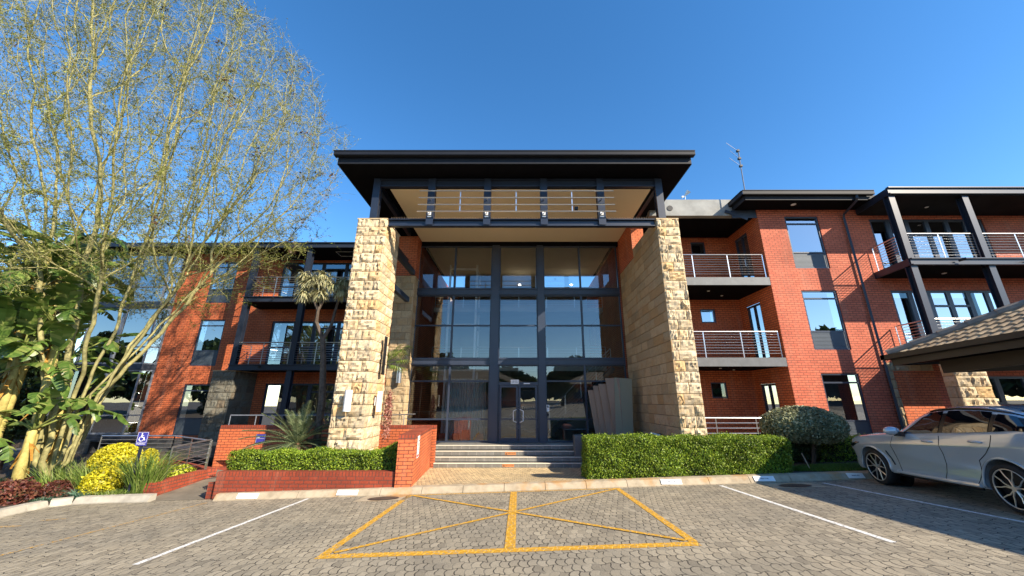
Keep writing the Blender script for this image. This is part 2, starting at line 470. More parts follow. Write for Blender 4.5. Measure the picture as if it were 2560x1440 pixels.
def leaf_quads(P, N, size, aspect=.5, rng=rng, tilt=.7, jit=.4):
    """one small folded leaf per point, turned roughly along N"""
    n = len(P)
    d = N*(1-tilt) + rng.normal(0, 1, (n, 3))*tilt; d /= np.linalg.norm(d, axis=1)[:, None]+1e-9
    a = np.cross(d, rng.normal(0, 1, (n, 3))); a /= np.linalg.norm(a, axis=1)[:, None]+1e-9
    b = np.cross(d, a)
    s = size*(1+rng.uniform(-jit, jit, n))[:, None]
    v = np.empty((n, 4, 3))
    v[:, 0] = P - a*s*.5; v[:, 1] = P + b*s*aspect*.5 + d*s*.08
    v[:, 2] = P + a*s*.5; v[:, 3] = P - b*s*aspect*.5 + d*s*.08
    return v.reshape(-1, 3), np.arange(n*4).reshape(n, 4)

def fast_mesh(name, V, F, mat, parent=None):
    me = bpy.data.meshes.new(name)
    base = Vector((0, 0, 0)); p = parent
    while p is not None: base = base + p.location; p = p.parent
    V = np.asarray(V, np.float64) - np.array(base)
    F = np.asarray(F, np.int32); k = F.shape[1]
    me.vertices.add(len(V)); me.vertices.foreach_set('co', V.ravel())
    me.loops.add(F.size); me.loops.foreach_set('vertex_index', F.ravel())
    me.polygons.add(len(F)); me.polygons.foreach_set('loop_start', np.arange(0, F.size, k, dtype=np.int32))
    me.update(calc_edges=True); me.materials.append(mat)
    o = bpy.data.objects.new(name, me); C.collection.objects.link(o)
    if parent: o.parent = parent
    return o
# ================================================================== GROUND
def sheet(name, poly, mat, lift=0.0, zf=gz, sub=1):
    m = MB(); m.add([(x, y, zf(x, y)+lift) for x, y in poly], [tuple(range(len(poly)))])
    return struct(name, m, mat)
g = MB()
xs = [-400, -120, -60, -25, 0, 25, 60, 120, 400]; ys = [-400, -150, -60, -25, 0, 15, 30, 60, 300]
for y in ys:
    for x in xs: g.v.append((x, y, gz(x, y)-.30))
for j in range(8):
    for i in range(8): g.f.append((j*9+i, j*9+i+1, (j+1)*9+i+1, (j+1)*9+i))
struct('ground', g, M['soil'])
KY = 10.02                                  # front of the kerb
sheet('car_park_paving', [(-25, -25), (25, -25), (25, KY+.1), (-7.3, KY+.1), (-7.4, 10.34), (-9.5, 10.45), (-25, 10.45)], M['paving'])

def kz(x): return gz(x, KY)
# main kerb, in lengths with open joints
k = MB(); x = -7.35
while x < 24:
    x2 = x+.985
    for (ya, yb, za, zb) in [(KY, KY+.10, 0, .135)]:
        k.prism([(x, KY), (x2, KY), (x2, KY+.27), (x, KY+.27)], [kz(x)-.2, kz(x2)-.2, kz(x2)-.2, kz(x)-.2],
                [kz(x)+.02, kz(x2)+.02, kz(x2)+.14, kz(x)+.14] if False else [kz(x)+.01, kz(x2)+.01, kz(x2)+.14, kz(x)+.14])
        k.prism([(x, KY+.10), (x2, KY+.10), (x2, KY+.30), (x, KY+.30)], [kz(x)-.2, kz(x2)-.2, kz(x2)-.2, kz(x)-.2],
                [kz(x)+.130, kz(x2)+.130, kz(x2)+.145, kz(x)+.145])
        # sloping face
        k.prism([(x, KY-.001), (x2, KY-.001), (x2, KY+.101), (x, KY+.101)], [kz(x)-.1]*4,
                [kz(x)+.012, kz(x2)+.012, kz(x2)+.133, kz(x)+.133])
    x += 1.0
# keep only the clean profile: rebuild simply
k = MB(); x = -7.35
while x < 24:
    x2 = x+.988; prof = [(KY, -.15), (KY, .015), (KY+.085, .13), (KY+.10, .138), (KY+.30, .142), (KY+.30, -.15)]
    vs = [(x, y, kz(x)+z) for y, z in prof] + [(x2, y, kz(x2)+z) for y, z in prof]
    n = len(prof)
    k.add(vs, [tuple(range(n)), tuple(range(2*n-1, n-1, -1))] + [(i, n+i, n+(i+1) % n, (i+1) % n) for i in range(n)])
    x += 1.0
struct('kerb', k, M['kerb'])
# garden kerb at the left, curving towards the camera
k = MB(); gp = [(-9.0, 10.16), (-10.0, 10.12), (-10.75, 10.0), (-11.25, 9.75), (-11.6, 9.25), (-11.75, 8.5), (-11.8, 7.0), (-11.8, 2.0), (-11.8, -12)]
gp = [(-9.05, 10.18), (-10.1, 10.25), (-10.9, 10.2), (-11.15, 9.95), (-11.1, 9.5), (-10.95, 9.0), (-10.8, 8.6), (-10.7, 8.0), (-10.7, 2), (-10.7, -12)]
for i in range(len(gp)-1):
    a, b = Vector(gp[i]), Vector(gp[i+1]); d = (b-a).normalized(); nn = Vector((d.y, -d.x)) * -1
    if nn.x > 0: nn = -nn
    if i < 2: nn = Vector((0, 1))
    q = [a, b, b+nn*.22, a+nn*.22]
    za, zb = gz(*a), gz(*b)
    k.add([(a.x, a.y, za-.15), (b.x, b.y, zb-.15), (q[2].x, q[2].y, zb-.15), (q[3].x, q[3].y, za-.15),
           (a.x, a.y, za+.02), (b.x, b.y, zb+.02), (q[2].x, q[2].y, zb+.15), (q[3].x, q[3].y, za+.15),
           (a.x*.7+q[3].x*.3, a.y*.7+q[3].y*.3, za+.14), (b.x*.7+q[2].x*.3, b.y*.7+q[2].y*.3, zb+.14)],
          [(0, 1, 5, 4), (4, 5, 9, 8), (8, 9, 6, 7), (7, 6, 2, 3), (0, 4, 8, 7, 3), (1, 2, 6, 9, 5)])
struct('garden_kerb', k, m_simple('pale_concrete_kerb', (.38, .35, .29), .9, 0, .25, 5, .4))
# planting soil and lawn
g = MB()
g.add([(-9.05, 10.38, gz(-9.05, 10.38)+.06), (-10.1, 10.45, gz(-10, 10.4)+.06), (-11.0, 10.3, gz(-11, 10.3)+.06), (-11.3, 9.9, gz(-11.3, 9.9)+.08),
       (-11.0, 8.6, gz(-11, 8.6)+.08), (-10.9, -12, gz(-10.9, -12)+.08), (-30, -12, gz(-25, -12)+.3), (-30, 18.2, -2.1), (-9.6, 18.2, -2.2), (-9.6, 10.6, -2.3)],
      [tuple(range(10))])
struct('garden_bed', g, M['soil'])
sheet('lawn', [(1.9, KY+.3), (24, KY+.3), (24, 15.6), (5.3, 15.6), (5.3, 11.3), (1.9, 11.3)], M['soil'], .0, lambda x, y: kz(x)+.138+(y-10)*.0)
# paved path up to the steps
g = MB()
g.add([(-2.66, KY+.3, kz(-2.66)+.139), (1.98, KY+.3, kz(1.98)+.139), (2.3, 13.95, -2.19), (-3.1, 13.95, -2.19)], [(0, 1, 2, 3)])
struct('entrance_path', g, M['path_paving'])

# painted lines
def line(pts, w, mat, name, label):
    m = MB()
    for (a, b) in zip(pts[:-1], pts[1:]):
        a, b = Vector(a), Vector(b); d = (b-a).normalized(); p = Vector((-d.y, d.x))*w/2
        q = [a-p, b-p, b+p, a+p]
        m.add([(c.x, c.y, gz(c.x, c.y)+.004) for c in q], [(0, 1, 2, 3)])
    o = struct(name, m, mat); o['label'] = label; return o
for i, (xa, ya, xb, yb) in enumerate([(-5.02, 9.95, -4.98, 5.66), (4.81, 9.85, 4.80, 5.5), (7.19, 9.75, 7.36, 5.9), (9.75, 9.8, 9.75, 5.4)]):
    line([(xa, ya), (xb, yb)], .085, M['white_paint'], 'white_parking_line', 'white line between two parking bays')
line([(-7.36, 9.85), (-7.52, 5.4)], .075, M['yellow_worn'], 'yellow_parking_line', 'worn thin yellow line at the left bay')
line([(-9.2, 8.62), (-9.6, 8.5)], .07, M['yellow_worn'], 'yellow_parking_line', 'short worn yellow dash')
line([(-9.5, 8.1), (-10.6, 8.02)], .12, M['yellow_worn'], 'yellow_parking_line', 'worn yellow dash by the garden kerb')
yb_ = MB()
def yl(a, b, w, lift):
    a, b = Vector(a), Vector(b); d = (b-a).normalized(); p = Vector((-d.y, d.x))*w/2
    yb_.add([(c.x, c.y, gz(c.x, c.y)+lift) for c in (a-p, b-p, b+p, a+p)], [(0, 1, 2, 3)])
yl((-2.66, 5.72), (2.40, 5.72), .17, .003)
yl((-2.60, 5.80), (-2.60, 9.9), .12, .005); yl((2.36, 5.80), (2.36, 9.9), .12, .005)
yl((-2.66, 9.93), (2.42, 9.93), .07, .003)
yl((-.12, 5.80), (-.12, 9.9), .15, .007)
yl((-2.5, 5.85), (2.3, 9.85), .085, .009); yl((2.28, 5.85), (-2.5, 9.85), .085, .011)
struct('yellow_no_parking_box', yb_, M['yellow_paint'])['label'] = 'yellow hatched box painted in front of the steps'

# ================================================================== OFFICE BUILDING
B = thing('office_building', (0, 16, -1.6), 'three-storey red brick office building with sandstone piers and a tall glass entrance', 'building')

def wall_holes(x0, x1, z0, z1, holes, Y, mat, name='wall', th=.14, parent=B):
    """brick face in the plane y=Y with reveals round rectangular openings (xa, xb, za, zb)"""
    X = sorted({x0, x1, *[h[0] for h in holes], *[h[1] for h in holes]})
    Z = sorted({z0, z1, *[h[2] for h in holes], *[h[3] for h in holes]})
    m = MB()
    for i in range(len(X)-1):
        for j in range(len(Z)-1):
            cx, cz = (X[i]+X[i+1])/2, (Z[j]+Z[j+1])/2
            if any(h[0] < cx < h[1] and h[2] < cz < h[3] for h in holes): continue
            m.quad((X[i], Y, Z[j]), (X[i+1], Y, Z[j]), (X[i+1], Y, Z[j+1]), (X[i], Y, Z[j+1]))
    for a, b, c, d in holes:
        m.quad((a, Y, c), (a, Y, d), (a, Y+th, d), (a, Y+th, c)); m.quad((b, Y, d), (b, Y, c), (b, Y+th, c), (b, Y+th, d))
        m.quad((a, Y, d), (b, Y, d), (b, Y+th, d), (a, Y+th, d)); m.quad((b, Y, c), (a, Y, c), (a, Y+th, c), (b, Y+th, c))
    return m.build(name, mat, parent)

def window(x0, x1, z0, z1, Y, muls=(), trans=(), fw=.06, louvre=0, glass='win_glass', parent=B, name='window', back=True, frame='frame', backd=.5):
    """framed window; muls / trans are fractions of width / height; louvre = height share of the slatted lower panel"""
    f = MB(); e = .002; d0, d1 = Y+.03, Y+.10
    f.box(x0+e, x1-e, d0, d1, z0+e, z0+fw); f.box(x0+e, x1-e, d0, d1, z1-fw, z1-e)
    f.box(x0+e, x0+fw, d0+e, d1-e, z0+fw, z1-fw); f.box(x1-fw, x1-e, d0+e, d1-e, z0+fw, z1-fw)
    for t in trans:
        z = z0+(z1-z0)*t; f.box(x0+fw, x1-fw, d0+.004, d1-.004, z-fw*.45, z+fw*.45)
    for t in muls:
        x = x0+(x1-x0)*t; f.box(x-fw*.5, x+fw*.5, d0+.007, d1-.007, z0+fw, z1-fw)
    o = f.build(name, M[frame], parent)
    zl = z0+(z1-z0)*louvre if louvre else z0+fw
    if louvre:
        l = MB(); f2 = MB(); f2.box(x0+fw, x1-fw, d0+.002, d1-.002, zl-fw*.5, zl+fw*.5); f2.build('transom', M[frame], o)
        zz = z0+fw
        while zz < zl-fw: l.box(x0+fw, x1-fw, Y+.045, Y+.06, zz, zz+.036); l.box(x0+fw, x1-fw, Y+.062, Y+.075, zz+.03, zz+.055); zz += .05
        l.build('louvre', M['louvre'], o)
    p = MB(); p.quad((x0+fw*.5, Y+.07, zl), (x1-fw*.5, Y+.07, zl), (x1-fw*.5, Y+.07, z1-fw*.5), (x0+fw*.5, Y+.07, z1-fw*.5))
    p.build('pane', M[glass], o)
    if back:
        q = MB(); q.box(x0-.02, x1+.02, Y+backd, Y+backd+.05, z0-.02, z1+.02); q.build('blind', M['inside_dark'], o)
    return o
M['louvre'] = m_simple('blue_grey_louvre', (.065, .085, .11), .45, 0, .1, 3)

def railing(segs, zb, h=1.0, nb=8, posts=1.1, r=.012, parent=B, name='railing', zt=None, mat='rail', ends=True, inset=.06):
    """segs: plan points; zb: height of the deck (number or one per point)"""
    m = MB(); P = [Vector(p) for p in segs]
    zs = zb if isinstance(zb, (list, tuple)) else [zb]*len(P)
    for i in range(len(P)-1):
        a, b = P[i], P[i+1]; za, zb2 = zs[i], zs[i+1]; L = (b-a).length; n = max(1, int(round(L/posts)))
        m.tube([(a.x, a.y, za+h), (b.x, b.y, zb2+h)], .024, 8)
        for j in range(1, nb+1):
            t = j/(nb+1); m.tube([(a.x, a.y, za+.06+(h-.06)*t), (b.x, b.y, zb2+.06+(h-.06)*t)], r*.75, 5)
        for j in range(n+1):
            q = a.lerp(b, j/n); z = za+(zb2-za)*j/n
            m.bar((q.x, q.y, z), (q.x, q.y, z+h), .035, .014)
    return m.build(name, M[mat], parent)

def ibeam_col(m, x, y, z0, z1, w=.2, d=.22, t=.02):
    m.box(x-w/2, x+w/2, y, y+t, z0, z1); m.box(x-w/2, x+w/2, y+d-t, y+d, z0, z1); m.box(x-t/2, x+t/2, y+t, y+d-t, z0, z1)
def channel(m, x0, x1, y, z0, z1, d=.12, t=.03):
    m.box(x0, x1, y, y+d, z1-t, z1); m.box(x0, x1, y, y+d, z0, z0+t); m.box(x0, x1, y+d*.5, y+d*.5+.02, z0+t, z1-t)

# ---- sandstone piers of the entrance
def pier(x0, x1, y0, y1, z0, z1, faces, mat='stone', seed=3, name='stone_pier', relief=.06, flat=None, parent=B, rowh=.315):
    m = MB(); m.box(x0+.045, x1-.045, y0+.045, y1-.045, z0, z1-.02)
    core = m.build(name, M['joint'], parent)
    s = MB()
    if 'S' in faces: stone_face(s, (x0, y0+.03, 0), (1, 0, 0), (0, -1, 0), x1-x0, z0, z1, rowh, relief, seed=seed)
    if 'E' in faces: stone_face(s, (x1-.03, y0, 0), (0, 1, 0), (1, 0, 0), y1-y0, z0, z1, rowh, relief*.55, (.3, .6), 6, 5, seed=seed+1)
    if 'W' in faces:
        stone_face(s, (x0+.03, y1, 0), (0, -1, 0), (-1, 0, 0), y1-y0, z0, z1, rowh, relief*(flat or .55), (.35, .75), 6, 5, seed=seed+2)
    s.build('stone_courses', M[mat], core, smooth=False)
    t = MB(); t.box(x0-.005, x1+.005, y0-.005, y1+.005, z1-.04, z1+.0); t.build('capping', M['stone_flat'], core)
    return core
pier(-5.37, -4.38, 11.2, 12.6, -2.3, 5.83, 'SEW', seed=3, relief=.08)
pier(4.58, 5.32, 11.2, 13.9, -2.3, 5.83, 'SE', seed=21, relief=.075)
w = MB(); w.box(4.63, 5.3, 13.91, 16.0, -2.3, 5.5); wc = w.build('stone_wall', M['joint'], B)
s = MB(); stone_face(s, (4.595, 13.9, 0), (0, -1, 0), (-1, 0, 0), 2.7, -2.3, 5.80, .315, .020, (.5, 1.1), 7, 5, seed=31)
stone_face(s, (4.60, 16.0, 0), (0, -1, 0), (-1, 0, 0), 2.1, -2.3, 5.48, .315, .020, (.5, 1.1), 6, 5, seed=32)
s.build('stone_courses', M['stone_flat'], wc)
pier(-5.35, -4.5, 15.35, 15.98, -1.62, 5.2, 'SE', 'stone_flat', 41, relief=.035)
m = MB(); m.box(-5.25, -4.52, 15.4, 15.98, 5.2, 7.1); m.box(-5.9, -5.25, 15.4, 15.6, -1.6, 7.1); m.build('brick_pier', M['brick'], B)
m = MB(); m.box(4.6, 5.1, 13.95, 15.98, 5.5, 7.08); m.box(4.6, 5.3, 15.98, 17.2, 5.5, 7.08); m.build('brick_pier', M['brick'], B)

# ---- entrance roof
m = MB(); m.box(-5.9, 5.62, 10.47, 22, 7.41, 7.45); rf = m.build('roof', M['steel_dark'], B)
m = MB(); m.box(-5.92, 5.64, 10.44, 10.48, 7.40, 7.60); m.box(-5.94, -5.90, 10.48, 22, 7.40, 7.72); m.box(5.62, 5.66, 10.48, 22, 7.40, 7.72)
m.box(-5.9, 5.62, 10.48, 22, 7.455, 7.66); m.build('fascia', M['gutter'], rf)
m = MB(); m.box(-6.0, 5.72, 10.28, 10.44, 7.62, 7.64); m.box(-6.0, 5.72, 10.27, 10.29, 7.635, 7.76); m.box(-6.0, 5.72, 10.25, 10.30, 7.76, 7.785)
m.box(-6.0, 5.72, 10.42, 10.44, 7.64, 7.72); m.box(-6.0, -5.98, 10.29, 10.42, 7.64, 7.76); m.box(5.70, 5.72, 10.29, 10.42, 7.64, 7.76)
m.build('gutter', M['gutter'], rf)
m = MB()
for sx in (-5.5, 5.25): m.add([(sx-.12, 10.7, 7.66), (sx+.12, 10.7, 7.66), (sx+.12, 11.2, 7.66), (sx-.12, 11.2, 7.66), (sx, 10.95, 7.95)], [(0, 1, 4), (1, 2, 4), (2, 3, 4), (3, 0, 4)])
m.build('ridge_cap', M['white_metal'], rf)
m = MB(); m.box(-4.5, 4.62, 11.42, 15.95, 7.08, 7.12); m.box(-4.4, 4.4, 16.1, 21, 7.08, 7.12); m.build('ceiling', M['ceiling'], B)
m = MB(); m.box(-4.5, 4.62, 15.95, 16.1, 6.86, 7.13); m.box(-4.5, 4.62, 11.38, 11.42, 7.06, 7.35)
m.build('head_beam', M['steel_dark'], B)
f = MB(); channel(f, -4.95, 4.9, 11.22, 7.05, 7.35, .14, .035); f.build('top_beam', M['steel'], B)
for sx in (-4.92, 4.80):
    for a, b in ((7.08, 7.33), (5.84, 5.95)): f = MB(); f.box(sx-.07, sx+.07, 11.44, 15.3, a, b); f.build('side_beam', M['steel'], B)
f = MB(); channel(f, -4.36, 4.56, 11.24, 5.57, 5.83, .16, .03); f.build('bridge_beam', M['steel'], B)
for x in (-4.87, -2.98, -1.07, .85, 2.79, 4.80):
    f = MB(); f.box(x-.12, x+.12, 11.20, 11.215, 5.60 if abs(x) < 4 else 5.84, 7.35); f.box(x-.12, x+.12, 11.40, 11.415, 5.83, 7.05); f.box(x-.01, x+.01, 11.215, 11.40, 5.84, 7.05)
    f.box(x-.12, x-.10, 11.215, 11.3, 5.84, 7.05); f.box(x+.10, x+.12, 11.215, 11.3, 5.84, 7.05)
    p = f.build('steel_post', M['steel'], B)
    if abs(x) < 4:
        q = MB(); q.box(x-.06, x+.04, 11.17, 11.2, 5.94, 6.06); q.box(x-.07, x+.05, 11.18, 11.2, 5.86, 5.90); q.build('bracket', M['white_metal'], p)
f = MB()
for z, xa, xb in ((6.0, -3.37, 3.22), (6.25, -3.36, 3.2), (6.51, -3.35, 3.19), (6.77, -3.34, 3.19)): f.tube([(xa, 11.05, z), (xb, 11.05, z)], .022, 8)
for x in (-1.96, -.09, 1.78): f.bar((x, 11.08, 5.97), (x, 11.08, 6.77), .035, .02)
for x in (-2.98, -1.07, .85, 2.79): f.tube([(x, 11.05, 6.0), (x, 11.2, 6.0)], .02, 6); f.tube([(x, 11.05, 6.51), (x, 11.2, 6.51)], .02, 6)
f.build('roof_railing', M['rail'], B)
f = MB(); xx = -4.3
while xx < 4.3:
    if xx < -3.0 or True: f.bar((xx, 11.33, 5.83), (xx+.015, 11.30, 5.92), .006, .006)
    xx += .055
f.build('bird_spikes', M['bronze'], B)
f = MB(); f.box(2.0, 2.12, 11.9, 12.0, 6.55, 6.66); f.build('sensor_box', M['steel'], B)
# bracket frame between left pier and brick pier
f = MB(); f.bar((-4.62, 12.62, 5.35), (-4.62, 15.38, 5.35), .16, .22); f.bar((-4.62, 12.9, 5.35), (-4.62, 12.9, 4.0), .14, .14)
f.bar((-4.62, 12.85, 4.0), (-4.62, 14.9, 4.0), .16, .2); f.build('side_bracket', M['steel'], B)

# ---- glazed entrance front
G0, G1, GY = -4.56, 4.50, 16.0
f = MB()
f.box(G0, G1, GY-.10, GY+.12, 4.50, 4.78); f.box(G0, G1, GY-.10, GY+.12, 1.44, 1.70)
f.box(G0, G1, GY-.14, GY-.10, 4.50, 4.54); f.box(G0, G1, GY-.14, GY-.10, 4.74, 4.78); f.box(G0, G1, GY-.14, GY-.10, 1.44, 1.48); f.box(G0, G1, GY-.14, GY-.10, 1.66, 1.70)
f.build('spandrel_beam', M['frame'], B)
for xa, xb in ((-1.21, -.87), (.83, 1.11)):
    f = MB(); f.box(xa, xb, GY-.16, GY-.145, -1.6, 6.86); f.box(xa, xb, GY+.15, GY+.165, -1.6, 6.86); f.box((xa+xb)/2-.02, (xa+xb)/2+.02, GY-.145, GY+.15, -1.6, 6.86)
    f.box(xa+.03, xb-.03, GY-.02, GY+.02, -1.6, 6.86)
    f.build('main_mullion', M['frame'], B)
E_ = thing  # (kept short)
cols = [(G0, -1.21), (-.87, .83), (1.11, G1)]
rows = [(4.78, 6.86), (1.70, 4.50), (-1.59, 1.44)]
for ri, (za, zb) in enumerate(rows):
    for ci, (xa, xb) in enumerate(cols):
        f = MB(); fw = .05
        f.box(xa, xb, GY-.05, GY+.05, za, za+fw); f.box(xa, xb, GY-.05, GY+.05, zb-fw, zb)
        f.box(xa, xa+fw, GY-.048, GY+.048, za+fw, zb-fw); f.box(xb-fw, xb, GY-.048, GY+.048, za+fw, zb-fw)
        if ci != 1:
            xm = -2.90 if ci == 0 else 2.77
            f.box(xm-.04, xm+.04, GY-.055, GY+.055, za+fw, zb-fw)
        if ri == 1: f.box(xa+fw, xb-fw, GY-.052, GY+.052, 3.10, 3.16)
        if ri == 2 and ci != 1:
            f.box(xa+fw, xb-fw, GY-.052, GY+.052, .75, .81); f.box(xa+fw, xb-fw, GY-.052, GY+.052, -.75, -.69)
        if ri == 2 and ci == 1: f.box(xa+fw, xb-fw, GY-.06, GY+.06, .62, .74)
        o = f.build('glazing_frame', M['frame'], B)
        p = MB(); zlo = .70 if (ri == 2 and ci == 1) else za+.02
        p.quad((xa+.02, GY, zlo), (xb-.02, GY, zlo), (xb-.02, GY, zb-.02), (xa+.02, GY, zb-.02)); p.build('pane', M['glass'], o)
for sx, xa, xb in ((1, -.80, -.03), (-1, -.01, .76)):
    f = MB(); za, zb = -1.56, .61; fw = .085
    f.box(xa, xb, GY-.04, GY+.02, za, za+.13); f.box(xa, xb, GY-.04, GY+.02, zb-fw, zb); f.box(xa, xa+fw, GY-.038, GY+.018, za+.13, zb-fw); f.box(xb-fw, xb, GY-.038, GY+.018, za+.13, zb-fw)
    f.box(xa+fw, xb-fw, GY-.036, GY+.016, -.74, -.69)
    d = f.build('door', M['frame'], B)
    p = MB(); p.quad((xa+.05, GY, za+.1), (xb-.05, GY, za+.1), (xb-.05, GY, zb-.05), (xa+.05, GY, zb-.05)); p.build('pane', M['glass'], d)
    hx = xb-.06 if sx == 1 else xa+.06; hd = -.10*sx
    h = MB(); h.tube([(hx, GY-.04, -.35), (hx+hd*.2, GY-.11, -.35), (hx+hd*1.3, GY-.11, -.40), (hx+hd*1.3, GY-.11, -.78), (hx+hd*.2, GY-.11, -.83), (hx, GY-.04, -.83)], .019, 8)
    h.build('handle', M['white_metal'], d, smooth=True)
f = MB(); f.box(.20, .46, GY-.09, GY-.055, .66, .70); f.build('door_closer', M['white_metal'], B)
f = MB(); f.box(1.13, 1.24, GY-.09, GY-.05, -.42, -.16); k_ = f.build('access_keypad', M['white_metal'], B)
f = MB(); f.box(1.16, 1.21, GY-.095, GY-.09, -.28, -.19); f.box(1.15, 1.22, GY-.085, GY-.05, -.60, -.50); f.build('keypad_screen', M['black'], k_)

# ---- lobby behind the glass
m = MB(); m.box(-4.6, 4.6, 16.1, 24, -1.66, -1.60); m.build('lobby_floor', m_simple('lobby_tile', (.16, .15, .14), .25, 0, .1, 1), B)
m = MB(); m.box(-4.7, -4.58, 16.05, 24, -1.6, 7.1); m.box(4.55, 4.65, 16.1, 24, -1.6, 7.1); m.build('lobby_side_wall', M['brick'], B)
m = MB(); m.box(-4.6, 4.6, 24, 24.1, -1.6, 7.1); m.box(-3.2, 1.2, 21, 21.05, 6.3, 7.08); m.build('lobby_back_wall', M['plaster'], B)
for z in (1.45, 4.55):
    m = MB(); m.box(-4.55, 4.5, 19.4, 24, z, z+.22); sb = m.build('landing_slab', M['plaster'], B)
    railing([(-4.5, 19.45), (4.5, 19.45)], z+.22, 1.0, 6, 1.5, parent=sb)
m = MB()
for i in range(12): m.box(1.4+i*.26, 1.66+i*.26, 18.0, 19.3, -1.5+i*.25, -1.45+i*.25)
m.bar((1.3, 18.0, -1.55), (4.5, 18.0, 1.5), .05, .22)
st = m.build('lobby_stair', M['steel'], B); railing([(1.4, 18.0), (4.4, 18.0)], [-1.45, 1.4], 1.0, 5, .8, parent=st)
m = MB()
for (x, y) in ((-3.6, 18.6), (-2.2, 18.6), (-3.6, 20), (-2.2, 20)): m.box(x-.05, x+.05, y-.05, y+.05, -1.6, 6.9)
for z in (.9, 3.6, 6.6): m.box(-3.6, -2.2, 18.56, 18.64, z, z+.12); m.box(-3.64, -3.56, 18.6, 20, z, z+.12); m.box(-2.24, -2.16, 18.6, 20, z, z+.12)
m.build('lift_frame', M['white_metal'], B)
m = MB(); vs = []; n = 90
for i in range(n+1):
    x = -3.2+1.75*i/n; y = 16.9+.045*math.sin(i*1.15); m.v += [(x, y, -1.55), (x, y, .9)]
m.f = [(2*i, 2*i+2, 2*i+3, 2*i+1) for i in range(n)]
m.build('curtain', m_simple('sheer_curtain', (.36, .42, .42), .8), B)
m = MB()
for x, z in ((-2.75, .0), (-2.35, .12), (-1.75, .0), (-3.3, .0)): m.box(x, x+.28, 16.35, 16.6, -1.58, -1.3+z)
m.build('red_boxes', m_simple('red_box', (.35, .07, .04), .6), B)
m = MB(); m.box(-.85, .8, 18.4, 18.45, -1.6, -.02); m.box(.05, .8, 18.4, 18.45, -.02, .5); pn = m.build('reception_screen', m_simple('dark_screen_wall', (.03, .035, .04), .5), B)
text_mesh('lobby_lettering', 'TrendAI', .21, (.47, 18.38, -.32), FRONT, M['grey_line'], pn)
m = MB(); m.tube([(.02+.07*math.cos(a), 18.385, -.31+.07*math.sin(a)) for a in np.linspace(2.2, 7.2, 14)], .012, 5)
for i in range(5):
    y = 18.385; x = .0+i*.14
    m.tube([(x, y, -.66), (x+.14, y, -.80), (x+.14+.05, y, -.86)], .012, 4)
    m.tube([(x-.8, y, -1.0-i*.06), (x-.3, y, -1.0-i*.06), (x, y, -1.25-i*.04), (.75, y, -1.25-i*.04)], .010, 4)
for i in range(4): m.tube([(-.8, 18.385, -.75-i*.05), (-.5, 18.385, -.75-i*.05), (-.25, 18.385, -.5-i*.05)], .01, 4)
m.build('circuit_pattern', M['grey_line'], pn)
m = MB()
for x, y in ((.05, 20.3), (.05, 22.2), (3.0, 20.3), (2.9, 22.2)): m.tube([(x, y, 6.35), (x, y, 6.33)], .07, 12)
m.build('ceiling_light', M['lamp_on'], B)
m = MB(); m.box(-4.4, 4.4, 21, 24, 6.36, 6.42); m.build('bulkhead', M['plaster'], B)
# ---- steps, cheek walls and terrace
st = MB(); ns = MB()
zs = [-1.59, -1.745, -1.895, -2.045]; yf = [15.0, 14.62, 14.26, 13.92]
for z, y in zip(zs, yf):
    xl, xr = -3.12, 2.24
    st.box(xl, xr, y, (15.98 if z == -1.59 else 15.4), z-.14, z-.004); ns.box(xl, xr, y-.012, y+.05, z-.02, z)
S = thing('entrance_steps', (-.4, 14, -2.2), 'four tiled steps with pale edges leading up to the glass doors', 'steps')
st.box(-3.12, 2.24, 13.93, 15.4, -2.4, -2.186)
st.build('tiled_steps', M['step_tile'], S); ns.build('step_edge', M['nosing'], S)
for (z, y, x) in ((-1.895+.15-.0, 14.62, -.30), (-2.19+.145, 13.92, -.36)):
    zc = z-.085 if y > 14 else z-.07
    s_ = MB(); s_.box(x-.20, x+.20, y-.006, y-.001, zc-.048, zc+.048); so_ = s_.build('warning_strip', M['orange_strip'], S)
    t_ = MB(); t_.add([(x-.185, y-.008, zc-.035), (x-.115, y-.008, zc-.035), (x-.15, y-.008, zc+.035)], [(0, 1, 2)]); t_.build('warning_triangle', M['brown_print'], so_)
    text_mesh('warning_words', 'MIND YOUR STEP', .036, (x+.04, y-.008, zc+.006), FRONT, M['brown_print'], so_, .001)

# garden walls, each with a brick-on-edge top course
def brick_wall_run(name, pts, th, ztop, zbot, label, cat='wall', mat='brick_low', side=1):
    """wall following plan points; ztop may vary per point"""
    T = thing(name, (pts[0][0], pts[0][1], zbot), label, cat)
    zt = ztop if isinstance(ztop, (list, tuple)) else [ztop]*len(pts)
    a = MB(); c = MB()
    for i in range(len(pts)-1):
        p, q = Vector(pts[i]), Vector(pts[i+1]); d = (q-p).normalized(); n = Vector((-d.y, d.x))*side*th
        P4 = [p, q, q+n, p+n]
        if side < 0: P4 = [P4[0], P4[3], P4[2], P4[1]]; zz = [zt[i], zt[i], zt[i+1], zt[i+1]]
        else: zz = [zt[i], zt[i+1], zt[i+1], zt[i]]
        pl = [(v.x, v.y) for v in P4]
        a.prism(pl, zbot, [z-.105 for z in zz])
        g2 = .003
        c.prism(pl, [z-.105 for z in zz], zz)
    a.build('brickwork', M[mat], T); c.build('coping_course', M['soldier'], T)
    return T
brick_wall_run('planter_wall', [(-7.52, 10.22), (-3.09, 10.22)], .23, -1.70, -2.6, 'low red brick planter wall along the kerb left of the steps')
brick_wall_run('path_wall', [(-2.64, 10.20), (-3.0, 13.68)], .42, -.84, -2.4, 'brick wall end beside the path carrying the white notice', side=1, mat='brick')
brick_wall_run('terrace_wall', [(-10.46, 13.9), (-2.92, 13.9)], .25, -.83, -2.6, 'long brick terrace wall behind the cycad and hedge', mat='brick')
m = MB(); m.box(-2.92, -2.9, 13.9, 14.15, -1.75, -.84)
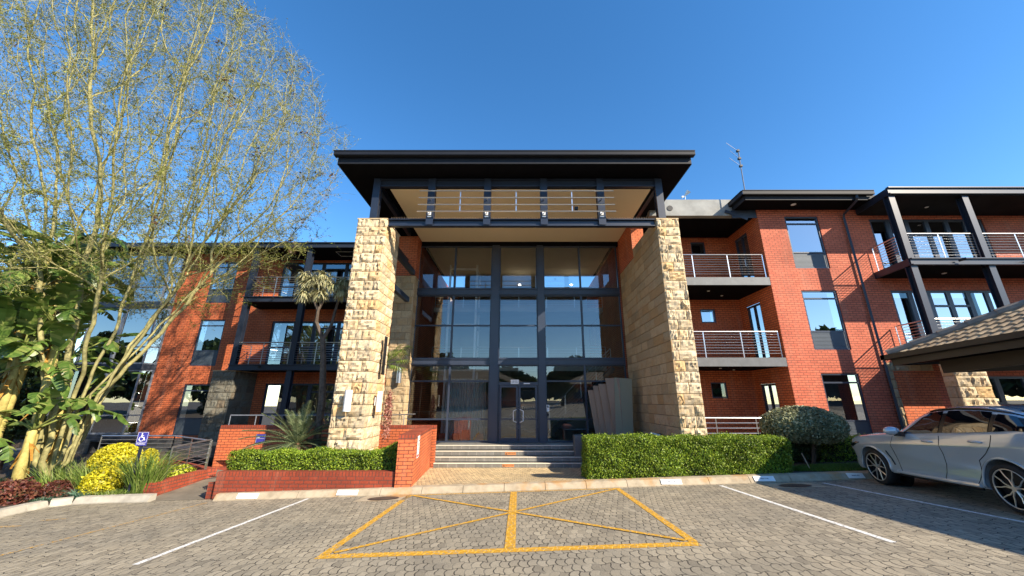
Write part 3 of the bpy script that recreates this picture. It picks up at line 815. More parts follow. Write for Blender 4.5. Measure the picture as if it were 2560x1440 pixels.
brick_wall_run('ramp_wall', [(-9.3, 10.55), (-9.32, 12.25)], .26, [-2.02, -1.98], -2.7, 'low brick edge running up the left side of the ramp', side=1)
brick_wall_run('ramp_return_wall', [(-9.36, 12.27), (-12.0, 13.9), (-14.5, 13.9)], .26, -1.98, -2.7, 'low brick edge behind the yellow plants under the upper rail', side=-1)
brick_wall_run('step_cheek_wall', [(2.26, 11.6), (2.26, 14.0)], .3, -1.15, -2.4, 'short brick cheek wall between steps and right hedge', side=-1, mat='brick_low')
m = MB(); m.box(2.0, 4.55, 14.3, 14.8, -2.3, -1.2); cb = m.build('terrace_block', M['slab_tile'])
tag(cb, 'dark tiled low block at the right end of the top step', 'planter')
# the terrace slab behind the wall
m = MB(); m.box(-12.4, -3.14, 14.16, 18.2, -1.9, -1.6); struct('terrace', m, M['slate'])
m = MB(); m.add([(-7.4, 10.46, -1.80), (-3.06, 10.46, -1.80), (-3.1, 13.89, -1.75), (-10.4, 13.89, -1.95), (-7.6, 13.0, -1.85)], [(0, 1, 2, 3, 4)]); struct('planter_soil', m, M['soil'])
m = MB(); m.prism([(-10.46, 13.88), (-10.46, 13.7), (-7.75, 12.6), (-7.75, 10.3), (-7.52, 10.3), (-7.52, 13.88)], -2.6, [-2.2, -2.2, -2.2, -1.95, -1.95, -1.8])
tag(m.build('planter_side_wall', M['brick_low']), 'side of the brick planter facing the ramp', 'wall')
m = MB(); m.add([(-9.3, 10.3, gz(-9.3, 10.3)+.004), (-7.5, 10.3, gz(-7.5, 10.3)+.004), (-7.75, 12.4, -2.2), (-9.3, 12.4, -2.2), (-9.3, 13.9, -2.1), (-10.4, 13.9, -2.1)], [(0, 1, 2, 3), (3, 2, 5), (2, 4, 5)])
m = MB(); m.add([(-9.3, 10.3, gz(-9.3, 10.3)+.006), (-7.45, 10.3, gz(-7.45, 10.3)+.006), (-7.6, 12.6, -2.2), (-9.3, 12.6, -2.2)], [(0, 1, 2, 3)])
m.add([(-9.3, 12.6, -2.2), (-7.6, 12.6, -2.2), (-8, 14, -2.18), (-14.5, 14, -2.18), (-14.5, 16.6, -2.18), (-12.0, 16.6, -2.18)], [(0, 1, 2, 3)])
struct('ramp', m, m_simple('worn_ramp_concrete', (.17, .145, .11), .9, 0, .3, 2.5, .4))
# ================================================================== LEFT WING
LW = 18.2; LF = 16.65
wins = [(-15.85, -14.6, 4.74, 6.93), (-15.85, -14.6, 1.60, 3.86), (-15.85, -14.6, -1.52, .75)]
openings = [(-12.25, -5.6, 4.62, 6.9), (-12.25, -5.6, 1.56, 3.78), (-12.0, -5.6, -1.6, .78)]
wall_holes(-17.75, -5.35, -2.6, 7.4, wins+openings, LW, M['brick'])
for i, wv in enumerate(wins):
    window(*wv, LW, muls=(.55,) if i == 0 else (), trans=(.87,) if i else (.36+.3, .87), louvre=.32)
for i, (a, b, c, d) in enumerate(openings):
    x = a; k = 0
    for wd, tr in ((1.15, ()), (.95, ()), (1.2, (.84,)), (1.2, (.84,)), (1.1, ()), (1.05, ())):
        x2 = min(b, x+wd)
        if x2-x > .2: window(x, x2, c, d, LW, trans=tr+(.42,), fw=.085, glass='win_glass' if i < 2 else 'glass', backd=1.2)
        x = x2
# slabs, columns, rails of the left balconies
for z in (4.62, 1.53):
    m = MB(); m.prism([(-12.72, LF), (-5.5, LF), (-5.5, LW), (-12.95, LW)], z-.22, z-.04); sb = m.build('balcony_slab', M['steel_dark'], B)
    e = MB(); channel(e, -12.74, -5.45, LF-.10, z-.26, z, .12, .035); e.bar((-12.74, LF, z-.13), (-12.97, LW-.01, z-.13), .05, .24); e.build('edge_beam', M['steel'], sb)
    railing([(-12.85, LW-.25), (-12.62, LF+.06), (-5.5, LF+.06)], z, .97, 8, 1.2, parent=sb)
    e = MB(); e.tube([(-11.3, LF-.12, z-.12), (-11.3, LF-.2, z-.14)], .05, 8); e.build('spotlight', M['black'], sb)
for x in (-12.62, -10.05, -7.45):
    f = MB(); ibeam_col(f, x, LF-.02 if x != -12.62 else LF-.02, -1.6 if x > -12 else 1.53, 7.05, .24, .22, .025)
    f.build('balcony_column', M['steel'], B)
m = MB(); m.box(-12.9, -5.4, LF-.1, LW, 7.02, 7.06); r2 = m.build('eave', M['steel_dark'], B)
e = MB(); channel(e, -12.95, -5.4, LF-.16, 7.03, 7.31, .14, .035); e.box(-12.95, -5.4, LF-.04, 19.5, 7.28, 7.34); e.build('fascia', M['steel'], r2)
m = MB(); m.box(-21, -12.95, 17.35, LW, 7.38, 7.42); r3 = m.build('eave', M['steel_dark'], B)
e = MB(); e.box(-21, -12.96, 17.25, 17.36, 7.40, 7.62); e.box(-21, -12.96, 17.36, 24, 7.60, 7.66); e.build('fascia', M['steel'], r3)
m = MB(); m.quad((-11.5, 17.2, 7.015), (-10.7, 17.2, 7.015), (-10.7, 17.7, 7.015), (-11.5, 17.7, 7.015))
f = MB()
for a, b in (((-9.0, 17.0), (-8.0, 17.0)), ((-9.0, 17.6), (-8.0, 17.6)), ((-9.0, 17.0), (-9.0, 17.6)), ((-8.0, 17.0), (-8.0, 17.6))): f.bar((*a, 7.01), (*b, 7.01), .025, .012)
f.build('ceiling_hatch', M['white_metal'], B)
# stone end wall under the left balcony
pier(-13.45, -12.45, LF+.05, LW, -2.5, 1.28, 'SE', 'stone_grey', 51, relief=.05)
# bay window at the far left
def bay():
    zb, zt = -1.56, 7.38; y = 17.85; xl, xr, xc = -21.0, -17.75, -17.45
    for k, (za, zc) in enumerate(((-1.45, 1.40), (1.66, 4.40), (4.66, 7.3))):
        fr = MB(); xs_ = [xl, -19.35, xr]
        for a, b in zip(xs_[:-1], xs_[1:]):
            fr.box(a+.002, b-.002, y, y+.09, za, za+.07); fr.box(a+.002, b-.002, y, y+.09, zc-.07, zc); fr.box(a+.002, a+.08, y+.002, y+.088, za+.07, zc-.07); fr.box(b-.08, b-.002, y+.002, y+.088, za+.07, zc-.07)
            fr.box(a+.08, b-.08, y+.004, y+.086, za+.78, za+.84)
        fr.bar((xr, y+.04, za+.03), (xc, LW-.02, za+.03), .07, .07); fr.bar((xr, y+.04, zc-.03), (xc, LW-.02, zc-.03), .07, .07); fr.bar((xr, y+.04, za+.81), (xc, LW-.02, za+.81), .06, .06)
        fr.box(xc-.03, xc+.03, LW-.06, LW-.0, za, zc)
        o = fr.build('bay_window', M['rail_grey'], B)
        p = MB(); p.quad((xl, y+.045, za), (xr, y+.045, za), (xr, y+.045, zc), (xl, y+.045, zc)); p.quad((xr, y+.045, za), (xc, LW-.03, za), (xc, LW-.03, zc), (xr, y+.045, zc)); p.build('pane', M['win_glass'], o)
        b_ = MB(); xx = xl+.1
        while xx < xr-.1: b_.box(xx, xx+.012, y+.28, y+.29, za, zc); xx += .28
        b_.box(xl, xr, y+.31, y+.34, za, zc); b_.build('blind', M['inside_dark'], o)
    for za, zc in ((-1.62, -1.46), (1.40, 1.66), (4.40, 4.66)):
        m = MB(); m.prism([(xl, y-.05), (xr+.02, y-.05), (xc+.06, LW-.01), (xl, LW-.01)], za, zc); m.build('bay_spandrel', M['steel'], B)
M['rail_grey'] = m_simple('grey_alu_frame', (.17, .19, .23), .35, 0, .1, 3)
bay()
# dark tiled plinth and recessed entrance under the bay
m = MB(); m.box(-21, -18.4, 17.2, 18.1, -3.2, -1.63); m.box(-18.4, -13.5, 18.0, 18.19, -3.0, -1.63); m.build('tiled_plinth', M['slate'], B)
m = MB(); m.box(-18.4, -16.9, 17.2, 18.0, -1.70, -1.63); m.build('plinth_head', M['black'], B)
f = MB(); x, z = -19.0, -2.0
f.add([(x-.16, 17.18, z-.16), (x+.16, 17.18, z-.16), (x+.16, 17.18, z+.16), (x-.16, 17.18, z+.16), (x, 17.0, z)], [(0, 1, 4), (1, 2, 4), (2, 3, 4), (3, 0, 4)])
f.build('pyramid_light', M['concrete'], B)
m = MB(); m.box(-17.85, -17.3, 17.96, 17.99, -2.05, -1.85); sg = tag(m.build('small_notice', M['white_sign']), 'small white notice inside the dark recess under the bay window', 'sign')
text_mesh('notice_words', 'STRICTLY\nRESERVED', .07, (-17.57, 17.955, -1.95), FRONT, M['sign_text'], sg, .002)

# ================================================================== RIGHT WING
RY = 13.5; RB = 15.7; RX = 9.6
# recessed balcony bay between stone wall and brick block
bw = [(7.85, 8.5, 6.35, 6.95), (7.85, 8.5, 3.2, 3.8), (7.85, 8.5, .1, .72)]
wall_holes(5.3, RX, -2.4, 7.2, bw, RB, M['brick'])
for wv in bw: window(*wv, RB, fw=.05, frame='frame')
for z in (4.52, 1.48):
    m = MB(); m.box(5.33, RX-.005, RY+.03, RB-.01, z-.30, z-.015); sb = m.build('balcony_slab', M['steel_dark'], B)
    e = MB(); e.box(5.33, RX-.02, RY-.005, RY+.03, z-.31, z); e.build('slab_face', M['slab_tile_l'] if 'slab_tile_l' in M else M['slab_tile'], sb)
    railing([(5.4, RY+.08), (RX-.08, RY+.08)], z, .95, 8, 1.35, parent=sb)
    e = MB(); e.tube([(7.6, 14.3, z-.31), (7.6, 14.3, z-.325)], .05, 10); e.tube([(8.5, 15.0, z-.31), (8.5, 15.0, z-.325)], .05, 10); e.build('downlight', M['white_metal'], sb)
railing([(5.4, RY+.08), (RX-.05, RY+.08)], -1.62, 1.05, 5, 1.3)
m = MB(); m.box(5.33, RX-.01, RY+.1, RB, -1.85, -1.62); m.build('balcony_slab', M['slab_tile'], B)
m = MB(); m.box(5.33, RX-.01, RY+.3, RB-.01, 7.16, 7.2); m.build('eave', M['steel_dark'], B)
m = MB(); m.box(5.3, 9.2, RY+.06, RY+.3, 7.17, 7.9); m.build('parapet', M['concrete'], B)
m = MB(); m.tube([(6.15, RY+.04, 7.50), (6.15, RY+.07, 7.50)], .12, 12); m.build('parapet_hole', M['black'], B)
m = MB(); m.box(5.3, 9.3, RY+.3, 22, 7.2, 7.35); m.build('flat_roof', M['concrete'], B)
# brick block: front face with three windows, side face with doors
bwins = [(10.68, 12.02, 4.88, 7.10), (10.68, 12.02, 1.76, 4.00), (10.70, 12.04, -1.35, .93)]
terr_open = [(14.05, 18.6, 4.62, 6.98), (14.05, 18.3, 1.5, 4.0), (16.0, 20, -1.6, .83)]
wall_holes(RX, 24, -2.4, 7.42, bwins+terr_open, RY, M['brick_pale'])
for i, wv in enumerate(bwins): window(*wv, RY, trans=(.86,), louvre=.30, glass='win_glass' if i < 2 else 'glass')
def terr_glaze(a, b, c, d, parts, tr):
    x = a
    for wd, t_ in zip(parts, tr):
        window(x, x+wd, c, d, RY, trans=t_, fw=.085, backd=1.2); x += wd
terr_glaze(14.05, 18.6, 4.62, 6.98, (.75, .75, .8, .8, .75, .7), ((), (), (.72,), (.72,), (), ()))
terr_glaze(14.05, 18.3, 1.5, 4.0, (.75, .7, .75, .75, .7, .6), ((), (), (.76,), (.76,), (), ()))
terr_glaze(16.0, 20, -1.6, .83, (.9, 1.0, 1.05, 1.05), ((.62,), (), (.62,), ()))
# side face (x = RX), doors in it
m = MB(); zc = [-2.4, -1.6, .62, 1.5, 3.75, 4.52, 6.8, 7.42]
y0, y1, ya, yb2 = RY, RB, 14.35, 15.25
for i in range(7):
    if zc[i] in (-1.6, 1.5, 4.52):
        m.quad((RX, y0, zc[i]), (RX, y0, zc[i+1]), (RX, ya, zc[i+1]), (RX, ya, zc[i])); m.quad((RX, yb2, zc[i]), (RX, yb2, zc[i+1]), (RX, y1, zc[i+1]), (RX, y1, zc[i]))
        m.quad((RX, ya, zc[i]), (RX, ya, zc[i+1]), (RX+.12, ya, zc[i+1]), (RX+.12, ya, zc[i])); m.quad((RX, yb2, zc[i+1]), (RX, yb2, zc[i]), (RX+.12, yb2, zc[i]), (RX+.12, yb2, zc[i+1]))
    else: m.quad((RX, y0, zc[i]), (RX, y0, zc[i+1]), (RX, y1, zc[i+1]), (RX, y1, zc[i]))
m.build('wall', M['brick'], B)
for za, zb in ((-1.6, .62), (1.5, 3.75), (4.52, 6.8)):
    f = MB(); x = RX+.03
    f.box(x, x+.07, ya, yb2, zb-.07, zb); f.box(x, x+.07, ya, ya+.07, za, zb-.07); f.box(x, x+.07, yb2-.07, yb2, za, zb-.07); f.box(x+.002, x+.068, (ya+yb2)/2-.05, (ya+yb2)/2+.05, za, zb-.07)
    f.box(x+.004, x+.066, ya+.07, yb2-.07, za, za+.1)
    d = f.build('balcony_door', M['frame'], B)
    p = MB(); p.quad((x+.035, ya, za), (x+.035, ya, zb), (x+.035, yb2, zb), (x+.035, yb2, za)); p.build('pane', M['glass'], d)
    h = MB(); h.tube([(x, 14.72, za+.85), (x-.06, 14.72, za+.9), (x-.06, 14.72, za+1.2), (x, 14.72, za+1.25)], .014, 6); h.build('handle', M['rail'], d)
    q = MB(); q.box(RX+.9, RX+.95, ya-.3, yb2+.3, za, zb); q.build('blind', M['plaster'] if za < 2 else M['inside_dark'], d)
# eaves of the right block
m = MB(); m.box(8.72, 24, 12.72, RY, 7.40, 7.44); m.box(8.72, RX, RY, 16.5, 7.40, 7.44); ev = m.build('eave', M['steel_dark'], B)
e = MB(); e.box(8.70, 13.4, 12.69, 12.72, 7.38, 7.56); e.box(8.68, 8.72, 12.72, 16.5, 7.38, 7.56); e.box(8.72, 24, 12.72, 22, 7.445, 7.6); e.build('fascia', M['gutter'], ev)
e = MB()
for (a, b, c, d, z0_, z1_) in ((8.56, 13.6, 12.55, 12.57, 7.56, 7.70), (8.56, 13.6, 12.53, 12.59, 7.70, 7.725), (8.56, 13.6, 12.55, 12.69, 7.55, 7.57), (8.55, 8.57, 12.59, 16.5, 7.56, 7.70), (8.53, 8.59, 12.59, 16.5, 7.70, 7.725), (8.57, 8.68, 12.6, 16.5, 7.55, 7.57)):
    e.box(a, b, c, d, z0_, z1_)
e.build('gutter', M['gutter'], ev)
e = MB(); e.tube([(10.8, 13.05, 7.39), (10.8, 13.05, 7.375)], .09, 14); e.build('downlight', M['white_metal'], ev)
e = MB(); e.tube([(8.95, 12.9, 7.6), (8.95, 12.9, 7.72)], .16, 10); e.tube([(9.35, 12.95, 7.72), (9.35, 12.95, 7.80)], [.14, .05], 10); e.build('roof_vent', M['rail_grey'], ev)
# valley box between parapet and eave
m = MB(); m.box(8.6, RX-.01, RY+.02, RY+.05, 7.05, 7.38); m.bar((8.35, RY+.02, 7.35), (9.2, RY+.02, 7.0), .04, .12); m.build('valley_flashing', M['frame'], B)
# downpipe
m = MB(); m.tube([(12.95, 12.62, 7.56), (12.95, 12.62, 7.42), (12.95, 12.7, 7.34), (12.98, 13.36, 7.12), (13.0, 13.42, 7.0), (13.0, 13.42, -2.0)], .052, 4); m.build('downpipe', M['steel'], B)
# terraces of the right wing
TY = 12.0
for z, zr in ((4.70, True), (1.62, True)):
    m = MB(); m.prism([(13.50, TY), (23, TY), (23, RY), (13.66, RY)], z-.22, z-.04); sb = m.build('balcony_slab', M['steel_dark'], B)
    e = MB(); channel(e, 13.46, 23, TY-.1, z-.25, z+.0, .12, .035); e.bar((13.46, TY, z-.13), (13.64, RY-.01, z-.13), .05, .24); e.build('edge_beam', M['steel'], sb)
    railing([(13.74, RY-.1), (13.6, TY+.08), (16.1, TY+.08)], z, .97, 8, 1.25, parent=sb)
    railing([(16.35, TY+.08), (22.5, TY+.08)], z, .97, 8, 1.25, parent=sb)
    e = MB()
    for x in (14.4, 15.6, 17.2): e.tube([(x, 12.9, z-.225), (x, 12.9, z-.24)], .07, 10)
    e.build('downlight', M['white_metal'], sb)
    e = MB(); e.tube([(15.0, TY-.12, z-.12), (15.12, TY-.26, z-.1)], .05, 8); e.tube([(17.4, TY-.12, z-.12), (17.5, TY-.26, z-.1)], .05, 8); e.build('spotlight', M['black'], sb)
m = MB(); m.prism([(13.46, TY-.06), (23, TY-.06), (23, RY), (13.64, RY)], 7.14, 7.19); tc = m.build('terrace_canopy', m_simple('dark_canopy_board', (.018, .018, .019), .8, 0, .5, .8, spec=.1), B)
e = MB(); channel(e, 13.44, 23, TY-.12, 7.18, 7.46, .12, .04); e.bar((13.46, TY-.05, 7.30), (13.64, RY, 7.30), .05, .26); e.build('edge_beam', M['steel'], tc)
e = MB()
for x in (14.3, 15.7, 17.0): e.tube([(x, 12.8, 7.13), (x, 12.8, 7.12)], .06, 10)
e.build('downlight', M['white_metal'], tc)
for x in (13.55, 16.22, 18.9):
    f = MB(); ibeam_col(f, x, TY-.02, 1.62, 4.45, .22, .22, .025); ibeam_col(f, x, TY-.02, 4.70, 7.18, .22, .22, .025); f.build('terrace_column', M['steel'], B)
# ground floor below the terrace
m = MB(); m.box(13.2, 14.6, RY-.12, RY-.02, -2.3, 1.0); m.build('brick_panel', M['brick'], B)
s = MB(); stone_face(s, (12.98, RY-.08, 0), (1, 0, 0), (0, -1, 0), .33, -2.3, 1.3, .3, .04, (.3, .5), seed=61); stone_face(s, (13.31, RY-.12, 0), (1, 0, 0), (0, -1, 0), 1.3, 1.0, 1.3, .3, .04, (.3, .5), seed=62)
s.build('stone_quoin', M['stone_flat'], B)
pier(13.62, 14.66, 11.9, 12.3, -2.2, 1.40, 'SW', 'stone', 71, relief=.07)
f = MB(); f.box(19.3, 19.75, RY-.03, RY-.01, 4.3, 4.75)
for i in range(6): f.box(19.33, 19.72, RY-.05, RY-.03, 4.33+i*.07, 4.37+i*.07)
f.build('air_grille', M['white_metal'], B)
# ================================================================== SMALL THINGS
# wall lamps: half-round metal shades
def sconce(x, y, z, nx, ny, label, h=.58, mat='white_metal'):
    T = thing('wall_lamp', (x, y, z), label, 'wall lamp', 'half-round lamps on the stone piers')
    m = MB(); n = 12; a0 = math.atan2(ny, nx); vs = []; r = .105
    for k in range(n+1):
        a = a0 - math.pi/2 + math.pi*k/n; q = (x+nx*.03+math.cos(a)*r, y+ny*.03+math.sin(a)*r*1.0)
        vs += [(*q, z-h/2), (*q, z+h/2)]
    m.add(vs, [(2*i, 2*i+2, 2*i+3, 2*i+1) for i in range(n)] + [tuple(2*i for i in range(n, -1, -1)), tuple(2*i+1 for i in range(n+1))])
    m.build('lamp_shade', M[mat], T)
    b = MB(); b.box(x-.05 if not nx else min(x-nx*.06, x+nx*.04), x+.05 if not nx else max(x-nx*.06, x+nx*.04), min(y-.05, y-.05), y+.05, z-.12, z+.12) if nx else b.box(x-.05, x+.05, y-.02, y+.08, z-.12, z+.12)
    b.build('bracket', M[mat], T)
sconce(-4.87, 11.10, 0.0, 0, -1, 'white half-round lamp on the sunlit front of the left stone pier, beside the lower one')
sconce(-4.28, 11.75, -.02, 1, 0, 'white half-round lamp on the inner side of the left pier, below the black numeral')
sconce(-4.78, 15.27, .98, 0, -1, 'dull half-round lamp on the shaded stone pier beside the entrance glass', .62, 'rail')
nm = text_mesh('house_number', '1', 1.75, (-4.255, 11.90, 1.30), Matrix.Rotation(R(90), 4, 'Z') @ Matrix.Rotation(R(90), 4, 'X'), M['black'], None, .02)
tag(nm, 'tall black numeral 1 fixed to the inner side of the left stone pier', 'house number')

# white notice on the path wall
def wall_notice():
    a = Vector((-2.64, 10.20)); b = Vector((-3.0, 13.68)); d = (b-a).normalized(); n = Vector((d.y, -d.x))
    if n.x < 0: n = -n
    p = a + d*.52 + n*.012
    T = thing('notice_board', (p.x, p.y, -1.2), 'narrow white notice with a red panel on the brick wall end beside the path', 'sign')
    X = Vector((d.x, d.y, 0)); N = Vector((n.x, n.y, 0)); Z = Vector((0, 0, 1)); O = Vector((p.x, p.y, -1.17))
    def pl(u0, u1, v0, v1, off, mat, name):
        m = MB(); m.add([O+X*u+Z*v+N*o for o in (off-.006, off) for u, v in ((u0, v0), (u1, v0), (u1, v1), (u0, v1))],
                        [(4, 5, 6, 7), (0, 3, 2, 1), (0, 1, 5, 4), (1, 2, 6, 5), (2, 3, 7, 6), (3, 0, 4, 7)])
        return m.build(name, M[mat], T)
    pl(-.17, .17, -.27, .27, .006, 'white_sign', 'board')
    pl(-.165, .06, -.245, -.19, .010, 'red_print', 'red_panel'); pl(.065, .10, -.245, -.19, .010, 'sign_text', 'dark_panel')
    rot = Matrix((( X.x, 0, N.x, 0), (X.y, 0, N.y, 0), (0, 1, 0, 0), (0, 0, 0, 1)))
    q = O+N*.008
    text_mesh('logo', 'W', .075, q+Z*.205+X*.03, rot, M['sign_text'], T, .001)
    text_mesh('heading', 'WELCOME', .045, q+Z*.14+X*.04, rot, M['sign_text'], T, .001)
    text_mesh('small_print', 'ENTRANCE\nRECEPTION\n\nPLEASE\nREPORT', .034, q+Z*.0+X*.0, rot, M['rail_grey'], T, .001)
wall_notice()
# blue notice behind the cycad
T = thing('blue_notice', (-8.95, 13.88, -1.25), 'small blue notice on the shaded brick terrace wall behind the cycad', 'sign')
m = MB(); m.box(-9.12, -8.80, 13.872, 13.897, -1.40, -1.12); m.build('board', M['sign_blue'], T)
m = MB(); m.box(-9.10, -8.82, 13.868, 13.871, -1.265, -1.255)
for a, b, c, d in ((-9.12, -9.11, -1.4, -1.12), (-8.81, -8.80, -1.4, -1.12)): m.box(a, b, 13.868, 13.871, c, d)
m.box(-9.08, -9.0, 13.868, 13.871, -1.24, -1.2); m.build('white_lines', M['grey_line'], T)
# notice over the door
T = thing('door_notice', (-.15, 15.9, .74), 'small cream notice fixed above the double glass doors', 'sign')
m = MB(); m.box(-.335, .0, 15.87, 15.885, .66, .83); m.build('board', M['white_sign'], T)
text_mesh('notice_words', 'FIRE EXIT\nKEEP CLEAR', .048, (-.167, 15.866, .745), FRONT, M['sign_text'], T, .001)
# disabled parking sign
def parking_sign():
    x, y = -9.88, 10.52; zg = gz(x, y)+.06
    T = thing('disabled_parking_sign', (x, y, zg), 'blue wheelchair parking sign on a dark post in the flower bed', 'sign')
    m = MB(); m.box(x-.03, x+.03, y-.02, y+.015, zg-.2, -.95); m.build('post', M['steel'], T)
    m = MB(); m.box(x-.165, x+.165, y-.035, y-.02, -1.16, -.76); m.build('sign_plate', M['sign_blue'], T)
    m = MB(); yy = y-.038
    for a, b, c, d in ((-.158, .158, -.772, -.765), (-.158, .158, -1.065, -1.058), (-.158, -.151, -1.06, -.77), (.151, .158, -1.06, -.77)): m.box(x+a, x+b, yy, yy+.002, c, d)
    m.build('white_border', M['white_metal'], T)
    m = MB()
    P = lambda u, v: (x+u, yy, -.915+v)
    m.tube([P(-.028, .105), P(-.028, .106)], .022, 10)
    mm = MB(); mm.tube([P(-.03, .075), P(-.02, .0), P(.05, -.005), (P(.075, -.08)), P(.1, -.075)], .013, 6); mm.tube([P(-.028, .045), P(.035, .045)], .010, 6)
    mm.tube([P(-.02+.068*math.cos(a), -.045+.068*math.sin(a)) for a in np.linspace(2.2, 6.0, 16)], .011, 6)
    mm.add([P(-.028+.022*math.cos(a), .105+.022*math.sin(a)) for a in np.linspace(0, 2*math.pi, 12, endpoint=False)], [tuple(range(12))])
    mm.build('wheelchair_symbol', M['white_metal'], T)
    text_mesh('parking_word', 'PARKING', .068, (x, yy, -1.11), FRONT, M['white_metal'], T, .001)
    pv = Vector((x, yy, -.95))-T.location
    for ch in T.children:
        if not ch.name.startswith('post'): ch.data.transform(Matrix.Translation(pv) @ Matrix.Scale(.84, 4) @ Matrix.Translation(-pv))
parking_sign()
# kerb plates with parking names
for i, (x, wd, txt) in enumerate([(-6.55, .5, 'VISITOR BAY'), (-4.15, .5, 'VISITOR BAY'), (3.72, .5, 'DIRECTOR'), (6.0, .5, 'DIRECTOR'), (8.25, .4, 'RESERVED')]):
    zz = kz(x); lab = ['white kerb plate left of the short white line, by the planter corner', 'white kerb plate close to the round manhole cover',
                       'white kerb plate on the kerb in front of the middle of the right hedge', 'white kerb plate under the right end of the hedge', 'white kerb plate in shade by the car front wheel'][i]
    T = thing('kerb_plate', (x, KY, zz), lab, 'name plate', 'white name plates on the kerb')
    y0, z0, y1, z1 = KY+.004, zz+.030, KY+.078, zz+.130
    m = MB(); o_ = Vector((0, -.008, .006))
    for dz, off in ((0, 0),):
        m.add([(x-wd/2, y0, z0), (x+wd/2, y0, z0), (x+wd/2, y1, z1), (x-wd/2, y1, z1), (x-wd/2, y0-.010, z0+.008), (x+wd/2, y0-.010, z0+.008), (x+wd/2, y1-.010, z1+.008), (x-wd/2, y1-.010, z1+.008)],
              [(3, 2, 1, 0), (4, 5, 6, 7), (0, 1, 5, 4), (1, 2, 6, 5), (2, 3, 7, 6), (3, 0, 4, 7)])
    m.build('plate', M['white_sign'], T)
    ang = math.atan2(z1-z0, y1-y0)
    text_mesh('plate_words', txt, .042, (x, (y0+y1)/2-.013, (z0+z1)/2+.010), Matrix.Rotation(ang, 4, 'X'), M['sign_text'], T, .001)
# manhole covers
M['cast_iron'] = m_simple('rusty_cast_iron', (.085, .06, .045), .7, .3, .35, 12, .5)
for x, y, lab in ((-3.12, 9.62, 'round cast iron manhole cover by the kerb left of the yellow box'), (6.35, 9.5, 'round cast iron manhole cover in the shade edge by the right kerb')):
    T = thing('manhole_cover', (x, y, gz(x, y)), lab, 'manhole cover')
    def disc(r, l, nme, mat, n=28, sq=None):
        m = MB(); pts = [(x+r*math.cos(2*math.pi*k/n), y+r*.62*math.sin(2*math.pi*k/n)) for k in range(n)]
        m.add([(a, b, gz(a, b)+l) for a, b in pts], [tuple(range(n))]); return m.build(nme, M[mat], T)
    m = MB(); q = [(x-.62, y-.28), (x+.62, y-.28), (x+.52, y+.36), (x-.52, y+.36)]
    m.add([(a, b, gz(a, b)+.005) for a, b in q], [(0, 1, 2, 3)]); m.build('mortar_surround', M['kerb'], T)
    disc(.36, .010, 'rim', 'steel'); disc(.33, .014, 'lid', 'cast_iron')
# ramp rails (free-standing)
T = thing('ramp_railing', (-9.4, 12.3, -2.0), 'stainless steel railing rising beside the ramp and turning along the upper brick edge', 'railing')
railing([(-9.42, 10.95), (-9.42, 12.25)], [-2.04, -1.97], .83, 5, 1.35, parent=T, name='ramp_rail')
railing([(-9.42, 12.3), (-12.05, 13.98), (-14.6, 13.98)], -1.98, .80, 5, 1.35, parent=T, name='upper_rail')
T = thing('terrace_railing', (-10.3, 14.05, -.83), 'low dull handrail on top of the brick terrace wall behind the cycad', 'railing')
m = MB(); m.tube([(-10.3, 14.05, -.5), (-5.6, 14.05, -.5)], .02, 8); m.build('handrail', M['rail_grey'], T)
for x in np.arange(-10.3, -5.5, .92):
    m = MB(); m.tube([(x, 14.05, -.9), (x, 14.05, -.5)], .015, 6); m.build('post', M['rail_grey'], T)
T = thing('entrance_railing', (-4.3, 14.05, -.83), 'short steel handrail between the left stone pier and the notice wall', 'railing')
m = MB(); m.tube([(-5.3, 14.06, -.52), (-3.7, 14.06, -.46)], .02, 8); m.tube([(-4.1, 14.06, -.9), (-4.1, 14.06, -.48)], .016, 6); m.build('handrail', M['rail'], T)
# olive angled panels beside the right wall
T = thing('panel_sculpture', (3.6, 14.8, -1.6), 'group of tall olive and bronze angled panels standing by the right stone wall', 'panels')
m = MB(); m.add([(3.50, 14.45, -1.6), (4.15, 14.5, -1.6), (4.30, 14.55, .80), (3.62, 14.5, .84), (3.56, 14.62, -1.6), (4.15, 14.62, -1.6), (4.30, 14.67, .80), (3.66, 14.62, .84)],
     [(0, 1, 2, 3), (5, 4, 7, 6), (4, 0, 3, 7), (1, 5, 6, 2), (3, 2, 6, 7), (1, 0, 4, 5)]); m.build('olive_panel', M['olive'], T)
for i, (x0, y0, xb, zt) in enumerate(((3.30, 14.6, .12, .82), (3.08, 14.85, .30, .62), (2.90, 15.05, .28, .56), (2.72, 15.2, .26, .40))):
    m = MB(); x1 = x0+.28; w_ = .04
    m.add([(x1-.02, y0, -1.6), (x1+.22, y0-.12, -1.6), (x1+.22-.0, y0-.12, zt), (x0-.0, y0, zt), (x1-.02, y0+w_, -1.6), (x1+.22, y0-.12+w_, -1.6), (x1+.22, y0-.12+w_, zt), (x0, y0+w_, zt)],
          [(0, 1, 2, 3), (5, 4, 7, 6), (4, 0, 3, 7), (1, 5, 6, 2), (3, 2, 6, 7), (1, 0, 4, 5)]); m.build('bronze_panel', M['bronze'], T)
m = MB(); m.tube([(3.85, 14.44, -1.22), (3.85, 14.46, -1.22)], .03, 10); m.build('hole', M['black'], T)
# garden reel-like tap unit at the foot of the right wall
T = thing('floor_spotlight', (4.35, 12.7, -.98), 'small dark spotlight with a pale face at the foot of the right stone wall', 'spotlight')
m = MB(); m.box(4.2, 4.5, 12.55, 12.75, -1.12, -1.0); m.bar((4.33, 12.65, -1.5), (4.33, 12.65, -1.05), .05, .05); m.build('housing', M['black'], T)
m = MB(); m.add([(4.14, 12.52, -.98), (4.44, 12.50, -1.10), (4.46, 12.54, -1.02), (4.16, 12.56, -.95)], [(0, 1, 2, 3)]); m.build('lens', M['white_metal'], T)
